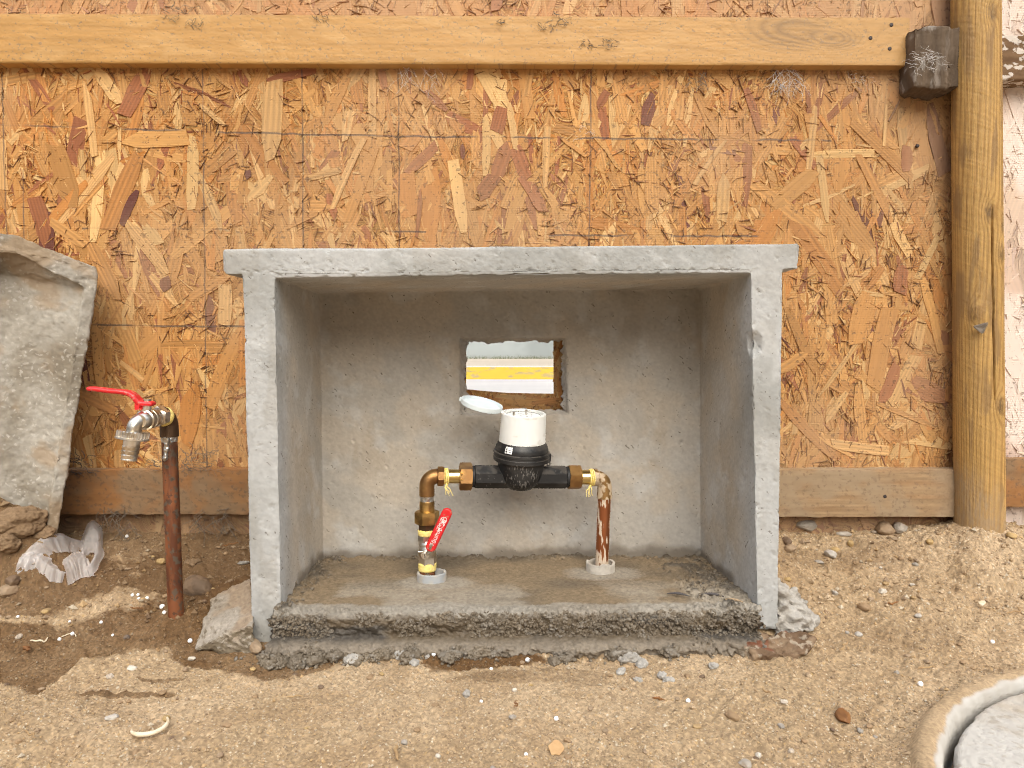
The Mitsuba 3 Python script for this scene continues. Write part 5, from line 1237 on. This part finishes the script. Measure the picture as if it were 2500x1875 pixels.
# leaf, shell, twigs
def leaf(outline, seed, bsdf, name, label, cat_, lift=.003, thick=.0005):
    from shapely.geometry import Point
    p = np.array(outline); c = p.mean(0); q = [c]; fs = []
    n = len(p); rings = 5
    V = [c] + [c + (p[k] - c) * (r / rings) for r in range(1, rings + 1) for k in range(n)]
    F = [(0, 1 + k, 1 + (k + 1) % n) for k in range(n)]
    for r in range(rings - 1):
        for k in range(n):
            a, b = 1 + r * n + k, 1 + r * n + (k + 1) % n; F += [(a, a + n, b + n), (a, b + n, b)]
    V = np.array(V); z = float(ground_base(c[0], c[1])) + lift
    rel = (V - c); zz = z + 5.0 * rel[:, 0] ** 2 * .6 + .003 * (meshkit.fbm(np.c_[V, V[:, 0] * 0] / .012, 2, seed) - .5) + .16 * rel[:, 1]
    top_ = np.c_[V, zz + thick]; bot = np.c_[V, zz]; F = np.array(F); m = len(V)
    o = 1 + (rings - 1) * n; side = []
    for k in range(n):
        a, b = o + k, o + (k + 1) % n; side += [(a, a + m, b + m), (a, b + m, b)]
    return single(name, label, cat_, (np.vstack([top_, bot]), np.vstack([F, F[:, ::-1] + m, side])), bsdf, 60)
leaf([(0.0351, 0.5359), (0.0369, 0.5260), (0.0400, 0.5270), (0.0431, 0.5264), (0.0473, 0.5324), (0.0464, 0.5368), (0.0437, 0.5416), (0.0406, 0.5427), (0.0371, 0.5381)], 3, 'dry_leaf', 'dry_leaf', 'flat tan dry leaf on the sand near the bottom edge', 'leaf', .005)
pet = leaf([(0.5272, 0.7759), (0.5254, 0.7704), (0.5277, 0.7684), (0.5344, 0.7736), (0.5363, 0.7786), (0.5321, 0.7784)], 5, 'shell_white', 'white_petal', 'white petal-like flake with a dark stalk on the sand at the right', 'leaf', .006)
part(pet, 'stalk', tube([lay(0.5337, 0.7733, -.003), lay(0.5386, 0.7724, -.004), lay(0.5440, 0.7723, -.002)], .0006, 5), 'straw', True)
def arcpts(cx, cy, rx, ry, a0, a1, h, n=14):
    return [lay(cx + rx * math.cos(t), cy + ry * math.sin(t), -h) for t in np.linspace(a0, a1, n)]
cx, cy = (-0.2827, 0.5675)
ap = np.array(arcpts(cx, cy, .0135, .012, -2.9, .75, .002)); ap[:, 2] = np.interp(np.arange(14), [0, 7, 13], [ap[:, 2].mean() + .001, ap[:, 2].mean() + .002, ap[:, 2].mean() + .005])
single('shell_ring', 'broken pale ring of shell or rind on the sand, lower left', 'shell', tube(ap, np.interp(np.linspace(0, 1, 14), [0, .3, .8, 1], [.0006, .0020, .0017, .0007]), 8), 'shell_white', True)
cx, cy = (-0.4820, 0.7392)
single('shell_sliver', 'small curved white sliver in the damp soil at the left', 'shell', tube(np.array(arcpts(cx, cy, .010, .006, -2.0, .2, .0015)), np.interp(np.linspace(0, 1, 14), [0, .5, 1], [.0005, .0011, .0005]), 6), 'shell_white', True)
cx, cy = (-0.4542, 0.7449)
single('shell_sliver', 'thin curved sliver between two foam beads at the left', 'shell', tube(np.array(arcpts(cx, cy, .008, .004, .3, 2.8, .0015)), .0006, 6), 'shell_white', True)
def twig(name, label, p0, p1, r, bsdf, seed, lift=.0015):
    g = np.random.default_rng(seed); s = np.linspace(0, 1, 7)
    pts = []
    for t in s:
        x, y = np.asarray(p0) * (1 - t) + np.asarray(p1) * t + g.normal(size=2) * .0009
        pts.append((x, y, float(ground_base(x, y)) + .004 + lift + .001 * g.random()))
    single(name, label, 'twig', tube(spline(pts, 14), np.interp(np.linspace(0, 1, 14), [0, .2, .8, 1], [r * .4, r, r * .9, r * .3]), 6), bsdf, True)
for q, (lab, p0, p1, r, b) in enumerate([('straw bit standing at the bottom edge left of the middle', (-0.0820, 0.5386), (-0.0760, 0.5190), .0014, 'straw'), ('thin straw near the bottom, middle', (0.0111, 0.5954), (0.0124, 0.6075), .0006, 'brown_chip'), ('straw splinter on the sand below the flat stone', (0.2336, 0.6276), (0.2367, 0.6154), .0009, 'straw'), ('dark twig on the sand right of the middle', (0.1303, 0.6130), (0.1405, 0.6071), .0010, 'brown_chip'), ('pale straw on the sand left of the cover', (0.3947, 0.6639), (0.4164, 0.6724), .0008, 'straw'), ('pale straw at the right edge above the cover', (0.5447, 0.7570), (0.5725, 0.7687), .0008, 'straw'),
    ('brown twig in the damp soil left of the tap', (-0.4136, 0.7921), (-0.3970, 0.7877), .0008, 'brown_chip'), ('dark bark sliver at the left edge in damp soil', (-0.4836, 0.7179), (-0.4725, 0.7127), .0016, 'brown_chip'), ('long dry stem beside the left wall of the box', (-0.3631, 0.9221), (-0.3433, 0.9285), .0009, 'brown_chip'), ('thin root behind the tap pipe near the skirting plank', (-0.4171, 0.9759), (-0.3855, 0.9663), .0008, 'straw'), ('orange splinter at the foot of the floor slab, centre', (-0.0287, 0.7273), (-0.0143, 0.7265), .0013, 'straw'),
    ('straw in front of the flat stone', (0.3400, 0.7057), (0.3555, 0.7205), .0008, 'straw'), ('straw on the sand right of the rust-brown nugget', (0.4312, 0.7867), (0.4453, 0.7871), .0009, 'brown_chip'), ('straw on the near sand, far left', (-0.3712, 0.5507), (-0.3561, 0.5427), .0007, 'straw'), ('straw on the near sand, left of centre', (-0.1876, 0.6150), (-0.1744, 0.6212), .0007, 'straw'), ('short twig standing on the light sand', (-0.3453, 0.7134), (-0.3426, 0.7095), .0010, 'straw')]):
    twig('twig', lab, p0, p1, r, b, 500 + q)
cm = rock((.026, .012, .009), 77, 3, .3, cuts=4); x_, y_, z_ = lay(0.2868, 0.5874)
single('wood_chip', 'orange-brown wood chip on the sand left of the cover', 'wood chip', moved(cm, x_, y_, z_ + .003), 'brown_chip', 50)
for lab, g0, seed in (('thin black bark strip on the mortar floor, left of two', (0.1907, .765), 1), ('thin dark bark strip on the mortar floor near the right wall', (0.2277, .763), 2), ('dark curled bark flake at the right end of the mortar edge', (0.2445, .745), 3)):
    L_ = .011 if seed < 3 else .009
    single('bark_strip', lab, 'bark', tube(spline([(g0[0] - L_, g0[1] + .004, .0445), (g0[0], g0[1], .0462), (g0[0] + L_, g0[1] - .005, .0448)], 10), np.interp(np.linspace(0, 1, 10), [0, .5, 1], [.0005, .0016, .0005]), 6), 'dark_fluff' if seed < 3 else 'clod_finish', True)

# pebbles one can tell apart, then the grains as one mass
PBL = 0; gp = np.random.default_rng(77)
def in_view(x, y):
    t = x - y * math.tan(yaw); return abs(t) < .72 * y + .01
def free(x, y, m=.0):
    if -.285 - m < x < .285 + m and y > .70 - m: return False
    return math.hypot(x - RING_C[0], y - RING_C[1]) > .308 + m
while PBL < 150:
    x, y = gp.uniform(-.72, .74), .50 + .48 * gp.random() ** 1.2
    if not in_view(x, y) or not free(x, y, .004): continue
    s = gp.uniform(.0030, .0062) * (1.3 if y > .78 else 1)
    uvstone('pebble', 'small rounded pebble lying loose on the sand', (x, y), (s * gp.uniform(.9, 1.5), s, s * gp.uniform(.5, .85)), int(gp.choice([0, 1, 3, 3, 3, 4, 5, 7, 7, 7, 7])), 900 + PBL, group='small pebbles scattered over the sand', detail=2, category='pebble')
    PBL += 1
def grains(count, smin, smax, seed, power):
    g = np.random.default_rng(seed)
    base_v = np.array([[1, 0, 0], [-1, 0, 0], [0, 1, 0], [0, -1, 0], [0, 0, 1], [0, 0, -1.0]]); base_f = np.array([[0, 2, 4], [2, 1, 4], [1, 3, 4], [3, 0, 4], [2, 0, 5], [1, 2, 5], [3, 1, 5], [0, 3, 5]])
    x = g.uniform(-.78, .82, count * 2); y = .44 + .55 * g.random(count * 2) ** 1.15
    ok = (np.abs(x - y * math.tan(yaw)) < .74 * y + .02) & ~((np.abs(x) < .272) & (y > .715)) & (np.hypot(x - RING_C[0], y - RING_C[1]) > .296)
    dens = meshkit.fbm(np.stack([x, y, x * 0], -1) / .06, 3, seed + 1)
    ok &= dens > g.random(len(x)) * .75
    x, y = x[ok][:count], y[ok][:count]; n = len(x)
    s = smin + (smax - smin) * g.random(n) ** power
    z = ground_z(x, y) + s * .18
    v = base_v[None] * (s[:, None, None] / 2) * (1 + .5 * (g.random((n, 6, 1)) - .5)) * (.6 + .7 * g.random((n, 1, 3)))
    th = g.random(n) * 6.283; c_, s_ = np.cos(th)[:, None], np.sin(th)[:, None]
    v = np.stack([c_ * v[..., 0] - s_ * v[..., 1], s_ * v[..., 0] + c_ * v[..., 1], v[..., 2] + .3 * v[..., 0]], -1)
    v = v + np.stack([x, y, z], -1)[:, None]
    f = base_f[None] + (np.arange(n) * 6)[:, None, None]
    uv = np.repeat(np.stack([g.random(n), g.random(n)], -1), 6, 0)
    return v.reshape(-1, 3), f.reshape(-1, 3), uv
v1, f1, u1 = grains(60000, .0008, .0022, 5, 2.4)
v2, f2, u2 = grains(4200, .002, .0045, 6, 2.8)
v3, f3, u3 = grains(5200, .0022, .0085, 8, 3.0)
keep = np.repeat((v3[::6, 1] > .76) & ((v3[::6, 0] > .27) | (v3[::6, 0] < -.27)), 6)      # the loose, cloddy earth near the fence
f3 = np.cumsum(keep)[f3[keep[f3[:, 0]]]] - 1; v3, u3 = v3[keep], u3[keep]
v, f, u = np.vstack([v1, v2, v3]), np.vstack([f1, f2 + len(v1), f3 + len(v1) + len(v2)]), np.vstack([u1, u2, u3])
scene['gravel'] = mikit.ply((v, f), 'grain_finish', False, uv=u)
labels['gravel'] = {'label': 'fine gravel grains scattered over the sandy soil', 'category': 'gravel', 'kind': 'stuff'}
